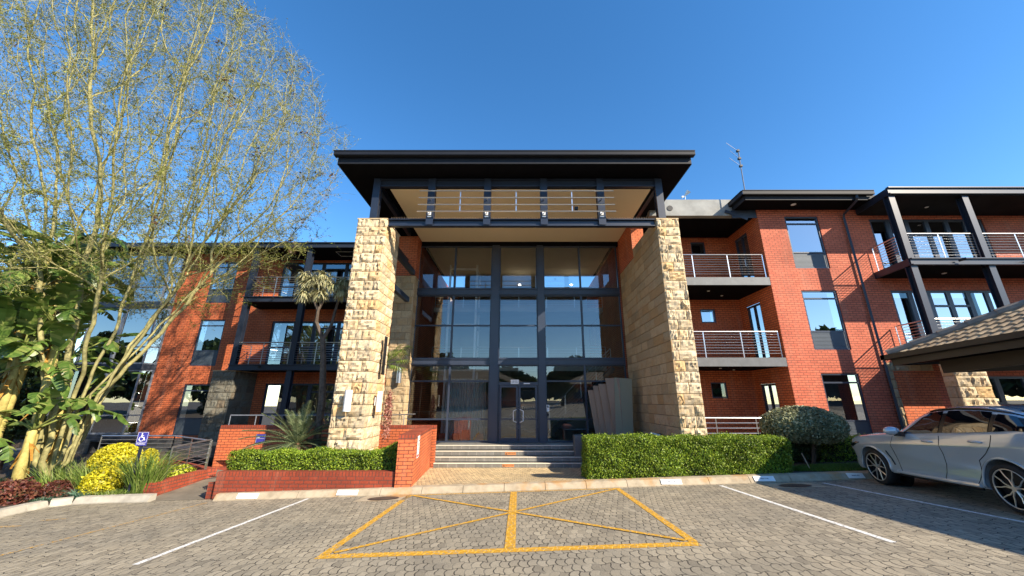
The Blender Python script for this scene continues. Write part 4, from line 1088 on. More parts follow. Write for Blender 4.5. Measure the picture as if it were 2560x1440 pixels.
# thin garden stake
T = MB().tube([(7.55, 10.55, kz(7.5)+.1), (7.42, 10.6, kz(7.5)+.55)], .012, 6).build('garden_stake', M['rail']); tag(T, 'thin pale metal stake leaning in the grass under the round shrub', 'stake')
# aerial and siren on the roof
T = thing('tv_aerial', (8.95, 13.0, 7.6), 'tall thin aerial mast with three rods on the right roof corner', 'aerial')
m = MB(); m.tube([(8.95, 13.0, 7.55), (9.02, 13.0, 9.9)], .022, 6); m.build('mast', M['rail_grey'], T)
for z, dx in ((9.82, .62), (9.45, .52), (9.1, .60)):
    m = MB(); m.tube([(9.0, 13.0, z), (9.0-dx, 12.7, z+.16)], .010, 5); m.build('rod', M['rail'], T)
    m = MB(); m.box(8.95, 9.05, 12.95, 13.05, z-.04, z+.04); m.build('clamp', M['black'], T)
T = thing('roof_horn', (7.15, 14.2, 7.9), 'small white twin-headed horn on a stick above the concrete parapet', 'horn')
m = MB(); m.tube([(7.15, 14.2, 7.85), (7.17, 14.2, 8.45)], .015, 6); m.build('stick', M['white_metal'], T)
m = MB(); m.tube([(7.16, 14.2, 8.46), (7.30, 14.1, 8.62)], [.03, .10], 10); m.build('horn', M['white_metal'], T)
m = MB(); m.tube([(7.16, 14.2, 8.46), (7.02, 14.2, 8.38)], [.03, .05], 8); m.build('back_cap', M['white_metal'], T)

# ================================================================== CARPORT
def carport():
    P0 = Vector((9.84, 10.0, 1.12)); e1 = Vector((0, -1, .0459)); e2 = Vector((1, 0, .03)); Z = Vector((0, 0, 1)); tp = .46
    T = thing('carport', (15, 4, -1.7), 'carport with a hipped brown tile roof and dark timber fascia over the parked car', 'carport')
    L1, L2 = 14.0, 11.0; half = L2/2
    S = lambda a, b: P0 + e1*a + e2*b          # a along the visible eave, b across
    def roofz(a, b): return min(b, a, L1-a, L2-b)*tp
    # tiles: curved courses as real geometry on the two slopes that can be seen
    m = MB(); tw = .215; course = .27
    def slope(along, across, La, depth, clip):
        nA = int(La/ (tw/6)); nC = int(depth/course)
        for c in range(nC):
            b0, b1 = c*course, (c+1)*course+.03
            a0 = max(0, b0); a1 = La - max(0, b0)
            if a1 - a0 < .4: break
            n = int((a1-a0)/(tw/6))+1; vs = []
            for i in range(n+1):
                a = a0 + (a1-a0)*i/n
                ph = (a/tw) % 1; h = .042*abs(math.sin(math.pi*ph))**.7
                for b, dz in ((b0, .035+h), (b1, .0+h)):
                    aa = min(max(a, b*.98), La-b*.98)
                    p = P0 + along*aa + across*b + Z*(b*tp+dz); vs.append(p)
            base = len(vs)
            fs = [(2*i, 2*i+2, 2*i+3, 2*i+1) for i in range(n)]
            # drip edge of the course
            low = []
            for i in range(n+1): low.append(vs[2*i] - Z*(.045))
            vs += low
            fs += [(base+i, base+i+1, 2*i+2, 2*i) for i in range(n)]
            m.add(vs, fs)
    slope(e1, e2, L1, half, None); slope(e2, e1, L2, half, None)
    t = NT('brown_roof_tile'); c = t.ramp(t.noise(3, 5, t.pos()), [(.3, (.19, .135, .085)), (.7, (.40, .31, .20))]); t.bump(t.noise(60, 3, t.pos()), .3, .01)
    M['roof_tile'] = t.fin(c, .85, 0, .2)
    m.build('tiled_roof', M['roof_tile'], T)
    # hip tiles
    m = MB(); n = 17; h0 = P0 + Z*.06
    for i in range(n):
        a = .0+i*.36; b = a+.40
        q0 = P0+e1*a+e2*a+Z*(a*tp+.06); q1 = P0+e1*b+e2*b+Z*(b*tp+.05)
        m.tube([q0, q1], [.125, .105], 10)
    m.build('hip_tiles', m_simple('grey_hip_tile', (.20, .165, .13), .8, 0, .3, 5), T)
    m = MB()
    def eave(A, B_, off, mat_w, zt, zb):
        pass
    g2 = MB()
    for (A, B_, inn) in ((S(-.12, -.12), S(L1, -.12), e2), (S(-.12, -.12), S(-.12, L2), e1)):
        d = (B_-A).normalized(); nin = inn
        prof = [(0, .05), (0, -.07), (.10, -.09), (.12, .05)]
        vs = [A+nin*u+Z*v for u, v in prof]+[B_+nin*u+Z*v for u, v in prof]
        g2.add(vs, [(i, (i+1) % 4, 4+(i+1) % 4, 4+i) for i in range(4)]+[(3, 2, 1, 0), (4, 5, 6, 7)])
    g2.build('gutter', M['fascia_dark'], T)
    f = MB()
    for (A, B_) in ((S(.02, .04), S(L1, .04)), (S(.02, .04), S(.02, L2))):
        f.bar(A+Z*-.12, B_+Z*-.12, .03, .24)
    f.build('fascia', M['fascia_dark'], T)
    f = MB()
    f.bar(S(.5, .8)-Z*.36, S(L1-.3, .8)-Z*.36, .10, .30); f.bar(S(.6, .8)-Z*.36, S(.6, L2-.6)-Z*.36, .10, .30)
    f.build('beam', M['fascia_dark'], T)
    f = MB(); q = [S(.05, .06), S(L1, .06), S(L1, L2), S(.05, L2)]; f.add([p-Z*.20 for p in q], [(0, 1, 2, 3)]); f.build('soffit', M['steel_dark'], T)
    f = MB(); a, b = S(.05, .06), S(.05, L2); 
    for q, nme in ((S(1.0, 5.5), 'post'), (S(6.5, 5.5), 'post'), (S(12, 5.5), 'post')):
        f = MB(); z = gz(q.x, q.y); f.box(q.x-.15, q.x+.15, q.y-.15, q.y+.15, z-.2, 1.0); f.build('post', M['brick'], T)
M['fascia_dark'] = m_simple('dark_brown_fascia', (.016, .014, .013), .5, 0, .25, 2)
carport()

# ================================================================== WHAT THE GLASS MIRRORS (behind the viewpoint)
def far_house(x, y, w, d, h, label):
    z = gz(0, -25)-.2
    T = thing('house_across', (x, y, z), label, 'house')
    m = MB(); m.box(x-w/2, x+w/2, y-d, y, z, z+h); m.build('wall', M['brick'], T)
    m = MB(); o = .6; a = (x-w/2-o, x+w/2+o, y-d-o, y+o); r = d/2*.5
    m.add([(a[0], a[2], z+h), (a[1], a[2], z+h), (a[1], a[3], z+h), (a[0], a[3], z+h), (x-w/2+d/2, y-d/2, z+h+r), (x+w/2-d/2, y-d/2, z+h+r)], [(0, 1, 5, 4), (1, 2, 5), (2, 3, 4, 5), (3, 0, 4), (3, 2, 1, 0)])
    m.build('roof', M['roof_tile'], T)
    for i in range(int(w/3)):
        xx = x-w/2+1.5+i*3; m = MB(); m.box(xx-.6, xx+.6, y, y+.04, z+1, z+2.2); m.build('window', M['frame'], T)
far_house(-8, -19, 16, 8, 3.0, 'brick house with a hipped tile roof behind the viewpoint, left part')
far_house(14, -24, 14, 8, 3.0, 'brick house with a hipped tile roof behind the viewpoint, right part')

# ================================================================== PLANTS
def shell_points(kind, n, **k):
    """points on and just under a rounded box or ellipsoid, with outward normals"""
    if kind == 'ell':
        c = np.array(k['c']); r = np.array(k['r']); d = rng.normal(0, 1, (n, 3)); d /= np.linalg.norm(d, axis=1)[:, None]
        d[:, 2] = np.where(d[:, 2] < -.8, -d[:, 2], d[:, 2])
        f = 1 + rng.normal(0, k.get('rough', .03), n); f -= rng.random(n)**3*k.get('deep', .12)
        return c+d*r*f[:, None], d/ r / np.linalg.norm(d/r, axis=1)[:, None]
    x0, x1, y0, y1, z0, z1 = k['b']; e = k.get('e', .12); sx, sy, sz = x1-x0, y1-y0, z1-z0
    areas = np.array([sx*sz, sx*sz, sy*sz, sy*sz, sx*sy]); f = rng.choice(5, n, p=areas/areas.sum())
    u, v = rng.random(n), rng.random(n)
    P = np.zeros((n, 3)); N = np.zeros((n, 3))
    for i in range(5):
        q = f == i
        if i < 2: P[q] = np.c_[x0+u[q]*sx, np.full(q.sum(), y0 if i == 0 else y1), z0+v[q]*sz]; N[q] = (0, -1 if i == 0 else 1, 0)
        elif i < 4: P[q] = np.c_[np.full(q.sum(), x0 if i == 2 else x1), y0+u[q]*sy, z0+v[q]*sz]; N[q] = (-1 if i == 2 else 1, 0, 0)
        else: P[q] = np.c_[x0+u[q]*sx, y0+v[q]*sy, np.full(q.sum(), z1)]; N[q] = (0, 0, 1)
    # round the edges
    C0 = np.c_[np.clip(P[:, 0], x0+e, x1-e), np.clip(P[:, 1], y0+e, y1-e), np.clip(P[:, 2], z0, z1-e)]
    D = P-C0; L = np.linalg.norm(D, axis=1)[:, None]; D = np.where(L > 1e-6, D/np.maximum(L, 1e-6), N)
    wob = .03*np.sin(P[:, 0]*7.1+P[:, 2]*6)*np.sin(P[:, 2]*9+P[:, 1]*5)+.022*np.sin(P[:, 0]*5.1+P[:, 2]*3)+.02*np.sin(P[:, 0]*2.3+1)+rng.normal(0, k.get('rough', .02), n)-rng.random(n)**2*k.get('deep', .09)
    return C0+D*(e+wob)[:, None], D

def hedge(name, box, n, leaf, mat, label, cat='hedge', e=.12, base=None):
    T = thing(name, ((box[0]+box[1])/2, (box[2]+box[3])/2, box[4]), label, cat)
    P, N = shell_points('box', n, b=box, e=e)
    if base: P[:, 2] += (P[:, 0]-box[0])*base*(1-np.clip((P[:, 2]-box[4])/(box[5]-box[4]), 0, 1))
    gap = np.sin(P[:, 0]*6.3+np.sin(P[:, 2]*8))*np.sin(P[:, 2]*11+P[:, 0]*3)*np.sin(P[:, 1]*9+1); keep = (gap < .45) | (rng.random(len(P)) < .35); P, N = P[keep], N[keep]
    q = rng.random(len(P)) < .012; P[q] += N[q]*rng.uniform(.03, .09, (q.sum(), 1))
    V, F = leaf_quads(P, N, leaf, .6, tilt=.6)
    fast_mesh('foliage', V, F, M[mat], T)
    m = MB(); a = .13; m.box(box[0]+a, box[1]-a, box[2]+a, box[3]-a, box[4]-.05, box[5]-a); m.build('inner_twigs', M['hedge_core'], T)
    return T
hedge('clipped_hedge', (1.72, 7.05, 10.36, 11.25, -1.97, -.93), 80000, .040, 'hedge_leaf', 'big bright green clipped hedge right of the steps', base=.02)
T = thing('clipped_hedge', (-5.3, 10.9, -1.8), 'low clipped hedge in the brick planter left of the steps', 'hedge')
P, N = shell_points('box', 30000, b=(-7.52, -3.12, 10.5, 11.0, -1.82, -1.27), e=.08); P2, N2 = shell_points('box', 14000, b=(-3.72, -3.14, 10.9, 13.6, -1.82, -1.20), e=.08)
V, F = leaf_quads(np.vstack([P, P2]), np.vstack([N, N2]), .040, .6, tilt=.55); fast_mesh('foliage', V, F, M['hedge_leaf'], T)
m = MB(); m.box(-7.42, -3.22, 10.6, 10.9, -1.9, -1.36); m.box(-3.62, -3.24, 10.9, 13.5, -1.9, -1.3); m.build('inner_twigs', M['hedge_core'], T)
hedge('small_hedge', (8.7, 10.6, 11.6, 12.4, -1.95, -1.0), 9000, .05, 'hedge_leaf', 'green hedge half hidden between the round shrub and the car nose')
def ball(name, c, r, n, leaf, mat, label, trunk=True, cat='shrub', deep=.12, rough=.03, tilt=.55):
    T = thing(name, (c[0], c[1], c[2]-r[2]), label, cat)
    P, N = shell_points('ell', n, c=c, r=r, deep=deep, rough=rough)
    V, F = leaf_quads(P, N, leaf, .5, tilt=tilt); fast_mesh('foliage', V, F, M[mat], T)
    bm = bmesh.new(); bmesh.ops.create_icosphere(bm, subdivisions=3, radius=1)
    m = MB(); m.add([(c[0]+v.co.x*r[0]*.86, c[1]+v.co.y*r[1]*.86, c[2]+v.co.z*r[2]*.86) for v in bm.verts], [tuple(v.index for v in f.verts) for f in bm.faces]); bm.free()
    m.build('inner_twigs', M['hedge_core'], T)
    if trunk:
        m = MB(); zg = kz(c[0])+.1
        for k in range(4): a = k*1.6; m.tube([(c[0]+.1*math.cos(a), c[1]+.1*math.sin(a), zg), (c[0]+.35*math.cos(a), c[1]+.3*math.sin(a), c[2]-r[2]*.5)], [.05, .03], 6)
        m.build('trunk', M['brown_bark'], T)
    return T
ball('round_shrub', (8.30, 11.6, -.71), (1.05, .95, .53), 30000, .075, 'ball_leaf', 'grey-green shrub clipped into a flattened ball above the hedge end')
ball('understory_shrub', (8.1, 12.2, -1.35), (1.1, .7, .45), 9000, .07, 'dark_leaf', 'dark shrub in deep shade under the round clipped shrub', trunk=False)
ball('golden_shrub', (-11.50, 11.6, -1.66), (.56, .5, .46), 9000, .075, 'yellow_leaf', 'large rounded golden yellow shrub behind the parking sign', trunk=False, deep=.16)
ball('golden_shrub', (-10.85, 10.75, -2.07), (.42, .33, .36), 5200, .075, 'yellow_leaf', 'smaller golden shrub with dry twigs in front of the large golden one', trunk=False, deep=.4, rough=.06)
ball('golden_shrub', (-10.95, 12.0, -1.72), (.22, .22, .34), 1800, .07, 'yellow_leaf', 'small golden shrub directly behind the parking sign post', trunk=False, deep=.2)
ball('lime_groundcover', (-9.15+.0, 11.3, -2.08), (.1, .1, .1), 10, .05, 'lime_leaf', 'tiny lime shoot by the ramp wall', trunk=False) if False else None
ball('variegated_shrub', (-9.95, 11.9, -2.04), (.36, .42, .22), 2600, .08, 'lime_leaf', 'low lime and cream plants inside the brick ramp edge', trunk=False, deep=.4, rough=.08)
ball('dark_red_shrub', (-12.3, 9.95, -2.2), (.54, .55, .31), 5600, .085, 'purple_leaf', 'dark red leafy clump at the left edge by the curved kerb', trunk=False, deep=.45, rough=.1, tilt=.8)
ball('dark_red_shrub', (-11.85, 10.65, -2.24), (.36, .28, .24), 2400, .07, 'purple_leaf', 'smaller dark red clump between two blue-green patches', trunk=False, deep=.45, rough=.1, tilt=.8)

def blades(name, n, cx, cy, rx, ry, h, mat, label, lean=.45, wd=.016, cat='grass plant', kind=None, zf=None, seg=4):
    T = tag(bpy.data.objects.new('tmp', None), None); bpy.data.objects.remove(T)
    V = []; F = []
    for i in range(n):
        a = rnd.uniform(0, 2*math.pi); q = math.sqrt(rnd.random()); x = cx+rx*q*math.cos(a); y = cy+ry*q*math.sin(a)
        z = (zf(x, y) if zf else gz(x, y)+.06)
        hh = h*rnd.uniform(.55, 1.1); d = Vector((x-cx, y-cy, 0))/max(rx, ry)*.8 + Vector((rnd.uniform(-1, 1), rnd.uniform(-1, 1), 0))*.6; d *= lean*hh
        s = Vector((-d.y, d.x, 0)); s = (s.normalized() if s.length > 1e-4 else Vector((1, 0, 0))); s = (s*.4+Vector((rnd.uniform(-1, 1), rnd.uniform(-1, 1), 0))).normalized()*wd*rnd.uniform(.7, 1.3)
        b0 = len(V)
        for k in range(seg+1):
            t = k/seg; p = Vector((x, y, z)) + d*(t**1.8) + Vector((0, 0, hh*(t-.22*lean*t**3))); w = s*(1-t**2)*.5 + s*.04
            V.append(p-w); V.append(p+w)
        for k in range(seg): F.append((b0+2*k, b0+2*k+1, b0+2*k+3, b0+2*k+2))
    o = fast_mesh(name, np.array([tuple(v) for v in V]), F, M[mat])
    tag(o, label, cat, kind=kind)
    return o
blades('tufted_grass', 520, -9.72, 10.72, .30, .22, 1.15, 'grass_leaf', 'tall bright tuft of strap-leaved grass in front of the parking sign', .55, .022)
blades('long_grass', 520, -12.2, 11.4, .8, .6, 1.0, 'grass_leaf', 'loose grassy clump leaning right below the paddle-leaved plants', .6, .018)
blades('long_grass', 520, -11.35, 11.2, .55, .5, 1.0, 'grass_leaf', 'grassy clump in front of the dark tiled plinth', .6, .018)
blades('blue_groundcover', 900, -11.8, 10.3, .35, .22, .16, 'blue_leaf', 'low blue-green ground cover along the curved kerb', 1.2, .014, kind='stuff', cat='ground cover')
blades('blue_groundcover', 700, -10.98, 10.7, .35, .3, .34, 'blue_leaf', 'blue-green grassy patch beside the small dark red clump', 1.0, .014, cat='ground cover', kind='stuff')
blades('bed_groundcover', 1500, -10.3, 10.62, .9, .18, .26, 'grass_leaf', 'mixed low plants along the garden kerb', .9, .014, kind='stuff', cat='ground cover')
blades('bed_groundcover', 2600, -13.6, 12.2, 2.2, 1.5, .5, 'grass_leaf', 'mixed low plants under the tree', .9, .02, kind='stuff', cat='ground cover')
blades('lawn_grass', 9000, 8.6, 10.75, 1.75, .42, .10, 'lawn_leaf', 'mown grass strip behind the right kerb', .8, .010, kind='stuff', cat='grass', zf=lambda x, y: kz(x)+.13, seg=2)
# pinkish creeper beside the left pier
P, N = shell_points('ell', 900, c=(-4.25, 12.75, -.55), r=(.10, .25, .75), deep=.5, rough=.2); V, F = leaf_quads(P, N, .07, .6, tilt=.9)
o = fast_mesh('creeper', V, F, M['pink_leaf']); tag(o, 'thin pinkish creeper climbing behind the inner edge of the left pier', 'creeper')

# ---- cycad
def cycad():
    c = Vector((-6.60, 11.95, -1.25)); T = thing('cycad', (c.x, c.y, -1.85), 'cycad with stiff arching fronds and a shaggy trunk in the planter', 'plant')
    m = MB(); prof = [(-1.9, .20), (-1.7, .24), (-1.5, .22), (-1.3, .17), (-1.2, .08)]
    m.tube([(c.x, c.y, z) for z, _ in prof], [r for _, r in prof], 12)
    for i in range(120):
        a = rnd.uniform(0, 6.28); z = rnd.uniform(-1.85, -1.25); r = .21
        m.add([(c.x+r*math.cos(a-.12), c.y+r*math.sin(a-.12), z), (c.x+r*math.cos(a+.12), c.y+r*math.sin(a+.12), z), (c.x+(r+.10)*math.cos(a), c.y+(r+.10)*math.sin(a), z+.07)], [(0, 1, 2)])
    m.build('trunk', M['cycad_trunk'], T)
    for i in range(56):
        az = i*2.399+rnd.uniform(-.2, .2); el = R(rnd.uniform(-8, 66)); L = rnd.uniform(1.15, 1.6)*(1.0 if el < 1 else .95)
        V = []; F = []; n = 30; pts = []
        d = Vector((math.cos(az)*math.cos(el), math.sin(az)*math.cos(el), math.sin(el)))
        p = c.copy()
        for k in range(n+1):
            pts.append(p.copy()); t = k/n
            d2 = (d + Vector((0, 0, -1))*t*.75*math.cos(el)).normalized(); p = p + d2*(L/n)
        m = MB(); m.tube(pts[::3], [.012]*len(pts[::3]), 4)
        for k in range(3, n):
            t = k/n; dd = (pts[k+1]-pts[k-1]).normalized() if k < n else d; s = dd.cross(Vector((0, 0, 1))); s = s.normalized() if s.length > .05 else Vector((-math.sin(az), math.cos(az), 0)); u = s.cross(dd)
            ll = .20*math.sin(math.pi*min(1, (t*.9+.08)))**.6
            for sg in (-1, 1):
                tip = pts[k] + s*sg*ll*.85 + dd*ll*.55 + u*ll*.18; w = dd*.015
                m.add([pts[k]-w, pts[k]+w, tip], [(0, 1, 2)])
        m.build('frond', M['cycad_leaf'], T)
cycad()
# ---- fan palm behind the left pier
def fan_palm():
    b = Vector((-4.75, 13.3, 1.25)); T = thing('fan_palm', (-4.75, 13.3, -1.6), 'small fan palm peeking out behind the left stone pier', 'palm')
    m = MB(); m.tube([(-4.85, 13.3, -1.75), (-4.8, 13.3, 0), b], [.10, .08, .07], 8); m.build('trunk', M['brown_bark'], T)
    for i, (az, el, L) in enumerate(((0.1, .9, .75), (-.4, .45, .85), (.3, .2, .7), (-.2, -.2, .65), (1.2, .8, .6), (2.6, .6, .6), (-1.4, .5, .6), (-2.6, .7, .5), (.0, .65, 1.0), (.25, -.35, .5))):
        d = Vector((math.cos(az)*math.cos(el), math.sin(az)*math.cos(el), math.sin(el))); h = b + d*L*.75
        m = MB(); m.tube([b, h], .012, 5); s = d.cross(Vector((0, 0, 1))).normalized(); u = s.cross(d).normalized()
        for k in range(20):
            a = -1.9+3.8*k/19; dd = (d*math.cos(a)+s*math.sin(a)).normalized(); ll = .55*(.75+.25*math.cos(a)); sd = dd.cross(u)*.018
            mid = h+dd*ll*.55; tip = h+dd*ll+Vector((0, 0, -.12-rnd.random()*.1)); m.add([h, mid-sd, tip, mid+sd], [(0, 1, 2, 3)])
        m.build('fan_leaf', M['palm_leaf'], T)
fan_palm()
# ---- dragon tree left of the left pier
def dragon():
    T = thing('strap_leaf_tree', (-6.9, 13.2, -1.9), 'tree with a forked brown trunk and pale hanging strap leaves beside the left pier', 'tree')
    m = MB(); m.tube([(-6.65, 13.2, -1.9), (-6.68, 13.2, 0), (-6.85, 13.2, 1.4), (-6.98, 13.2, 2.1)], [.13, .12, .10, .09], 8)
    heads = []
    fk = Vector((-6.98, 13.2, 2.1))
    m.tube([fk, (-7.25, 13.1, 2.7), (-7.2, 13.0, 3.1), (-7.45, 12.95, 3.6)], [.08, .065, .055, .05], 7)
    m.tube([fk, (-6.80, 13.3, 2.6), (-6.75, 13.4, 3.4), (-6.62, 13.4, 4.0)], [.075, .055, .045, .04], 7)
    m.tube([(-7.2, 13.0, 3.1), (-7.05, 13.0, 3.5), (-7.0, 12.9, 3.9)], [.05, .045, .04], 7)
    m.build('trunk', M['brown_bark'], T)
    for hx, hy, hz in ((-7.75, 12.95, 4.1), (-7.5, 12.9, 4.25), (-7.25, 12.85, 4.15), (-7.0, 12.9, 4.2), (-6.75, 13.0, 4.05), (-7.45, 13.1, 3.8), (-7.1, 12.8, 3.7), (-6.55, 13.3, 4.3), (-6.5, 13.1, 3.85), (-7.9, 13.0, 4.45), (-7.75, 12.9, 3.7), (-7.3, 13.1, 4.5)):
        m = MB()
        for k in range(130):
            az = rnd.uniform(0, 6.28); el = rnd.uniform(-.6, 1.1); L = rnd.uniform(.3, .5)
            d = Vector((math.cos(az)*math.cos(el), math.sin(az)*math.cos(el), math.sin(el))); p = Vector((hx, hy, hz)); s = d.cross(Vector((0, 0, 1))).normalized()*.021; q = [p]
            for j in range(4): d = (d+Vector((0, 0, -.42))).normalized(); p = p+d*L/4; q.append(p)
            vs = []
            for j, pp in enumerate(q): w = s*(1-.8*(j/4)**2); vs += [pp-w, pp+w]
            m.add(vs, [(2*j, 2*j+1, 2*j+3, 2*j+2) for j in range(4)])
        m.build('leaf_rosette', M['dragon_leaf'], T)
    for ch in T.children:                                  # slimmer and a little nearer the path
        ch.data.transform(Matrix.Translation(-T.location) @ Matrix.Scale(.925, 4) @ Matrix.Translation(T.location))
dragon()

# tree belt far behind the viewpoint (mirrored low in the windows)
rg = np.random.default_rng(77); n = 34000
ang = rg.uniform(R(185), R(355), n); dist = rg.uniform(48, 62, n)
hh = 6.3+1.4*np.sin(ang*9)+1.5*np.sin(ang*23+1)
P = np.c_[dist*np.cos(ang), dist*np.sin(ang), np.zeros(n)]; P[:, 2] = rg.random(n)**.7*hh+.5
V, F = leaf_quads(P, np.c_[-np.cos(ang), -np.sin(ang), np.ones(n)*.3], 1.3, .6, rg, tilt=.6)
tag(fast_mesh('far_tree_belt', V, F, M['dark_leaf']), 'belt of trees far behind the viewpoint', 'trees', kind='stuff')
# ================================================================== FEVER TREE
def fever_tree():
    base = np.array([-15.0, 13.0, -2.8])
    T = thing('fever_tree', tuple(base), 'tall multi-stemmed yellow-barked tree with sparse feathery leaves at the left', 'tree')
    r = np.random.default_rng(5)
    cen = np.array([-15.2, 12.4, 10.0]); rad = np.array([8.2, 4.8, 9.8])
    N = 6600; A = []
    while len(A) < N:
        p = r.uniform(-1, 1, (N, 3)); d = np.linalg.norm(p, axis=1); p = p[(d < 1) & (d > .25)]
        q = cen+p*rad
        q = q[(q[:, 2] > 3.0+.12*np.abs(q[:, 0]+13.9)+.55*np.maximum(0, q[:, 0]+13.0)) & (q[:, 0] < .55*np.sin(q[:, 2]*2.3+.7)+.35*np.sin(q[:, 2]*5.1+q[:, 1]*2)+np.interp(q[:, 2], [3, 5, 8, 10, 13, 17.6, 20], [-11.5, -8.8, -7.8, -7.6, -9.1, -13.2, -15.5])) & (q[:, 1] < 16.4)]
        ang = np.hypot(q[:, 0]-base[0], (q[:, 1]-base[1]))/(q[:, 2]+1.2)
        A += list(q[ang < 1.3])
    A = np.array(A[:N])
    # low spray over the left wing roof
    lo = np.c_[r.uniform(-13, -8.8, 900), r.uniform(11.2, 14.5, 900), r.uniform(3.6, 6.8, 900)]; lo = lo[lo[:, 2] > 3.8+(lo[:, 0]+13)*.45]
    A = np.vstack([A, lo])
    nodes = []; par = []
    def addn(p, q): nodes.append(np.array(p, float)); par.append(q); return len(nodes)-1
    root = addn(base, -1); cur = root
    stems = [(6, 4.2, -.3), (20, 4.6, .15), (25, 4.8, -.05), (14, 4.4, .9), (27, 5.0, .4), (8, 4.5, 2.8), (20, 4.6, 3.3), (34, 4.8, 3.0), (26, 4.4, -.9), (6, 4.8, -1.5), (14, 4.6, -2.2), (24, 5.2, .4)]
    trunk = addn(base+[.1, 0, .5], root)
    for tilt, L, az in stems:
        t0 = R(abs(tilt)); prev = trunk; p = nodes[trunk].copy(); n = int(L/.35)+6
        if tilt < 0: az = az
        d = np.array([math.cos(az)*math.sin(t0), math.sin(az)*math.sin(t0), math.cos(t0)])
        off = np.array([math.cos(az)*.38, math.sin(az)*.3, .1])
        for k in range(n):
            dd = d*(np.array([.30, .30, 1]) if k < 7 else np.ones(3))+r.normal(0, .10, 3); dd /= np.linalg.norm(dd); p = p+dd*.35+(off if k == 0 else 0); prev = addn(p, prev)
    step = .34; kill = .50; infl = 3.0
    P = np.array(nodes); near = np.full(len(A), 1e9); idx = np.zeros(len(A), int)
    def upd(lo_):
        Q = np.array(nodes[lo_:])
        for s in range(0, len(Q), 400):
            D = np.linalg.norm(A[:, None, :]-Q[None, s:s+400, :], axis=2); j = D.argmin(1); dm = D[np.arange(len(A)), j]; b = dm < near; near[b] = dm[b]; idx[b] = j[b]+lo_+s
    upd(0); alive = np.ones(len(A), bool)
    kids = {}; kidl = {}
    for it in range(60):
        sel = alive & (near < infl)
        if not sel.any(): infl += 1; continue
        dirs = {}; org = base+np.array([.6, 0, 3.6]); q0 = lambda p: (p-org)/(np.linalg.norm(p-org)+1e-9)
        V = A[sel]-np.array(nodes)[idx[sel]]; V /= np.linalg.norm(V, axis=1)[:, None]+1e-9
        for i, v in zip(idx[sel], V): dirs.setdefault(i, []).append(v)
        l0 = len(nodes)
        for i, vs in dirs.items():
            d = np.mean(vs, axis=0)
            if par[i] >= 0:
                pd = nodes[i]-nodes[par[i]]; d = d+.85*pd/(np.linalg.norm(pd)+1e-9)
            rad_ = q0(nodes[i]); d = d+.45*rad_+np.array([0, 0, .0])+r.normal(0, .15, 3); d /= np.linalg.norm(d)+1e-9
            q = nodes[i]+d*step
            kids[i] = kids.get(i, 0)+1
            if kids[i] > 3 or any(np.linalg.norm(q-nodes[c]) < .16 for c in kidl.get(i, ())): continue
            kidl.setdefault(i, []).append(addn(q, i))
        upd(l0); alive &= near > kill
        if len(nodes) > 22000: break
    n = len(nodes); nodes = np.array(nodes); par = np.array(par)
    ch = [[] for _ in range(n)]
    for i in range(1, n): ch[par[i]].append(i)
    rr = np.zeros(n)
    for i in range(n-1, -1, -1):
        rr[i] = (sum(rr[c]**2.4 for c in ch[i]))**(1/2.4) if ch[i] else .0065
    rr = np.minimum(rr, .24)
    scale = .115/max(rr[trunk+1:trunk+200].max(), 1e-6); rr = np.where(rr > .012, rr*max(.6, min(1.35, scale)), rr)
    m = MB(); seen = set(); tips = []
    # chains
    start = [(0, None)]; 
    while start:
        i, pa = start.pop()
        pts = ([nodes[pa]] if pa is not None else [])+[nodes[i]]; rs = ([min(rr[pa], rr[i]*1.15)] if pa is not None else [])+[rr[i]]
        c = i
        while ch[c]:
            k = sorted(ch[c], key=lambda q: -rr[q])
            for q in k[1:]: start.append((q, c))
            c = k[0]; pts.append(nodes[c]); rs.append(rr[c])
        tips.append(c)
        if len(pts) > 1:
            big = max(rs)
            m.tube(pts, rs, 8 if big > .06 else (5 if big > .02 else 3), cap=False)
    m.build('trunk', M['fever_bark'], T, smooth=True)
    # fine twigs and feathery leaves
    thin = np.where(rr < .030)[0]; tw = MB(); LP = []; LN = []; vsT = []; fsT = []
    for i in thin:
        far = nodes[i][0] > -9.6 or nodes[i][2] > 15
        p = nodes[i]; pd = nodes[i]-nodes[par[i]] if par[i] >= 0 else np.array([0, 0, 1]); pd = pd/(np.linalg.norm(pd)+1e-9)
        for k in range(5 if ch[i] else 8):
            d = pd*.6+r.normal(0, .75, 3); d /= np.linalg.norm(d); L = r.uniform(.25, .85)*(1.45 if far and r.random() < .3 else 1)
            q = p.copy(); prev = q; side = np.cross(d, r.normal(0, 1, 3)); side = side/(np.linalg.norm(side)+1e-9)*.0055
            nseg = 4
            for s in range(nseg):
                d2 = d+r.normal(0, .28, 3)+np.array([0, 0, .1]); d2 /= np.linalg.norm(d2); q2 = q+d2*L/nseg
                b = len(vsT); w = 1-s/nseg*.6
                vsT += [q-side*w, q+side*w, q2+side*w*.7, q2-side*w*.7]; fsT.append((b, b+1, b+2, b+3))
                for z in range(4):
                    if r.random() < .72: LP.append(q+(q2-q)*r.random()+r.normal(0, .025, 3)); LN.append(d2)
                q = q2
    fast_mesh('twigs', np.array(vsT), fsT, M['twig'], T)
    LP = np.array(LP); LN = np.array(LN); 
    dens = .6+.75*np.sin(LP[:, 0]*2.7+LP[:, 1])*np.sin(LP[:, 2]*2.1+LP[:, 1]*1.5); keep = r.random(len(LP)) < np.clip(dens+np.where(LP[:, 2] < 8, .35, 0), .15, 1)*np.where(LP[:, 2] < 8, 1.0, .7)
    LP, LN = LP[keep], LN[keep]
    V, F = leaf_quads(LP, LN, .066, .34, r, tilt=.9); fast_mesh('crown', V, F, M['acacia_leaf'], T)
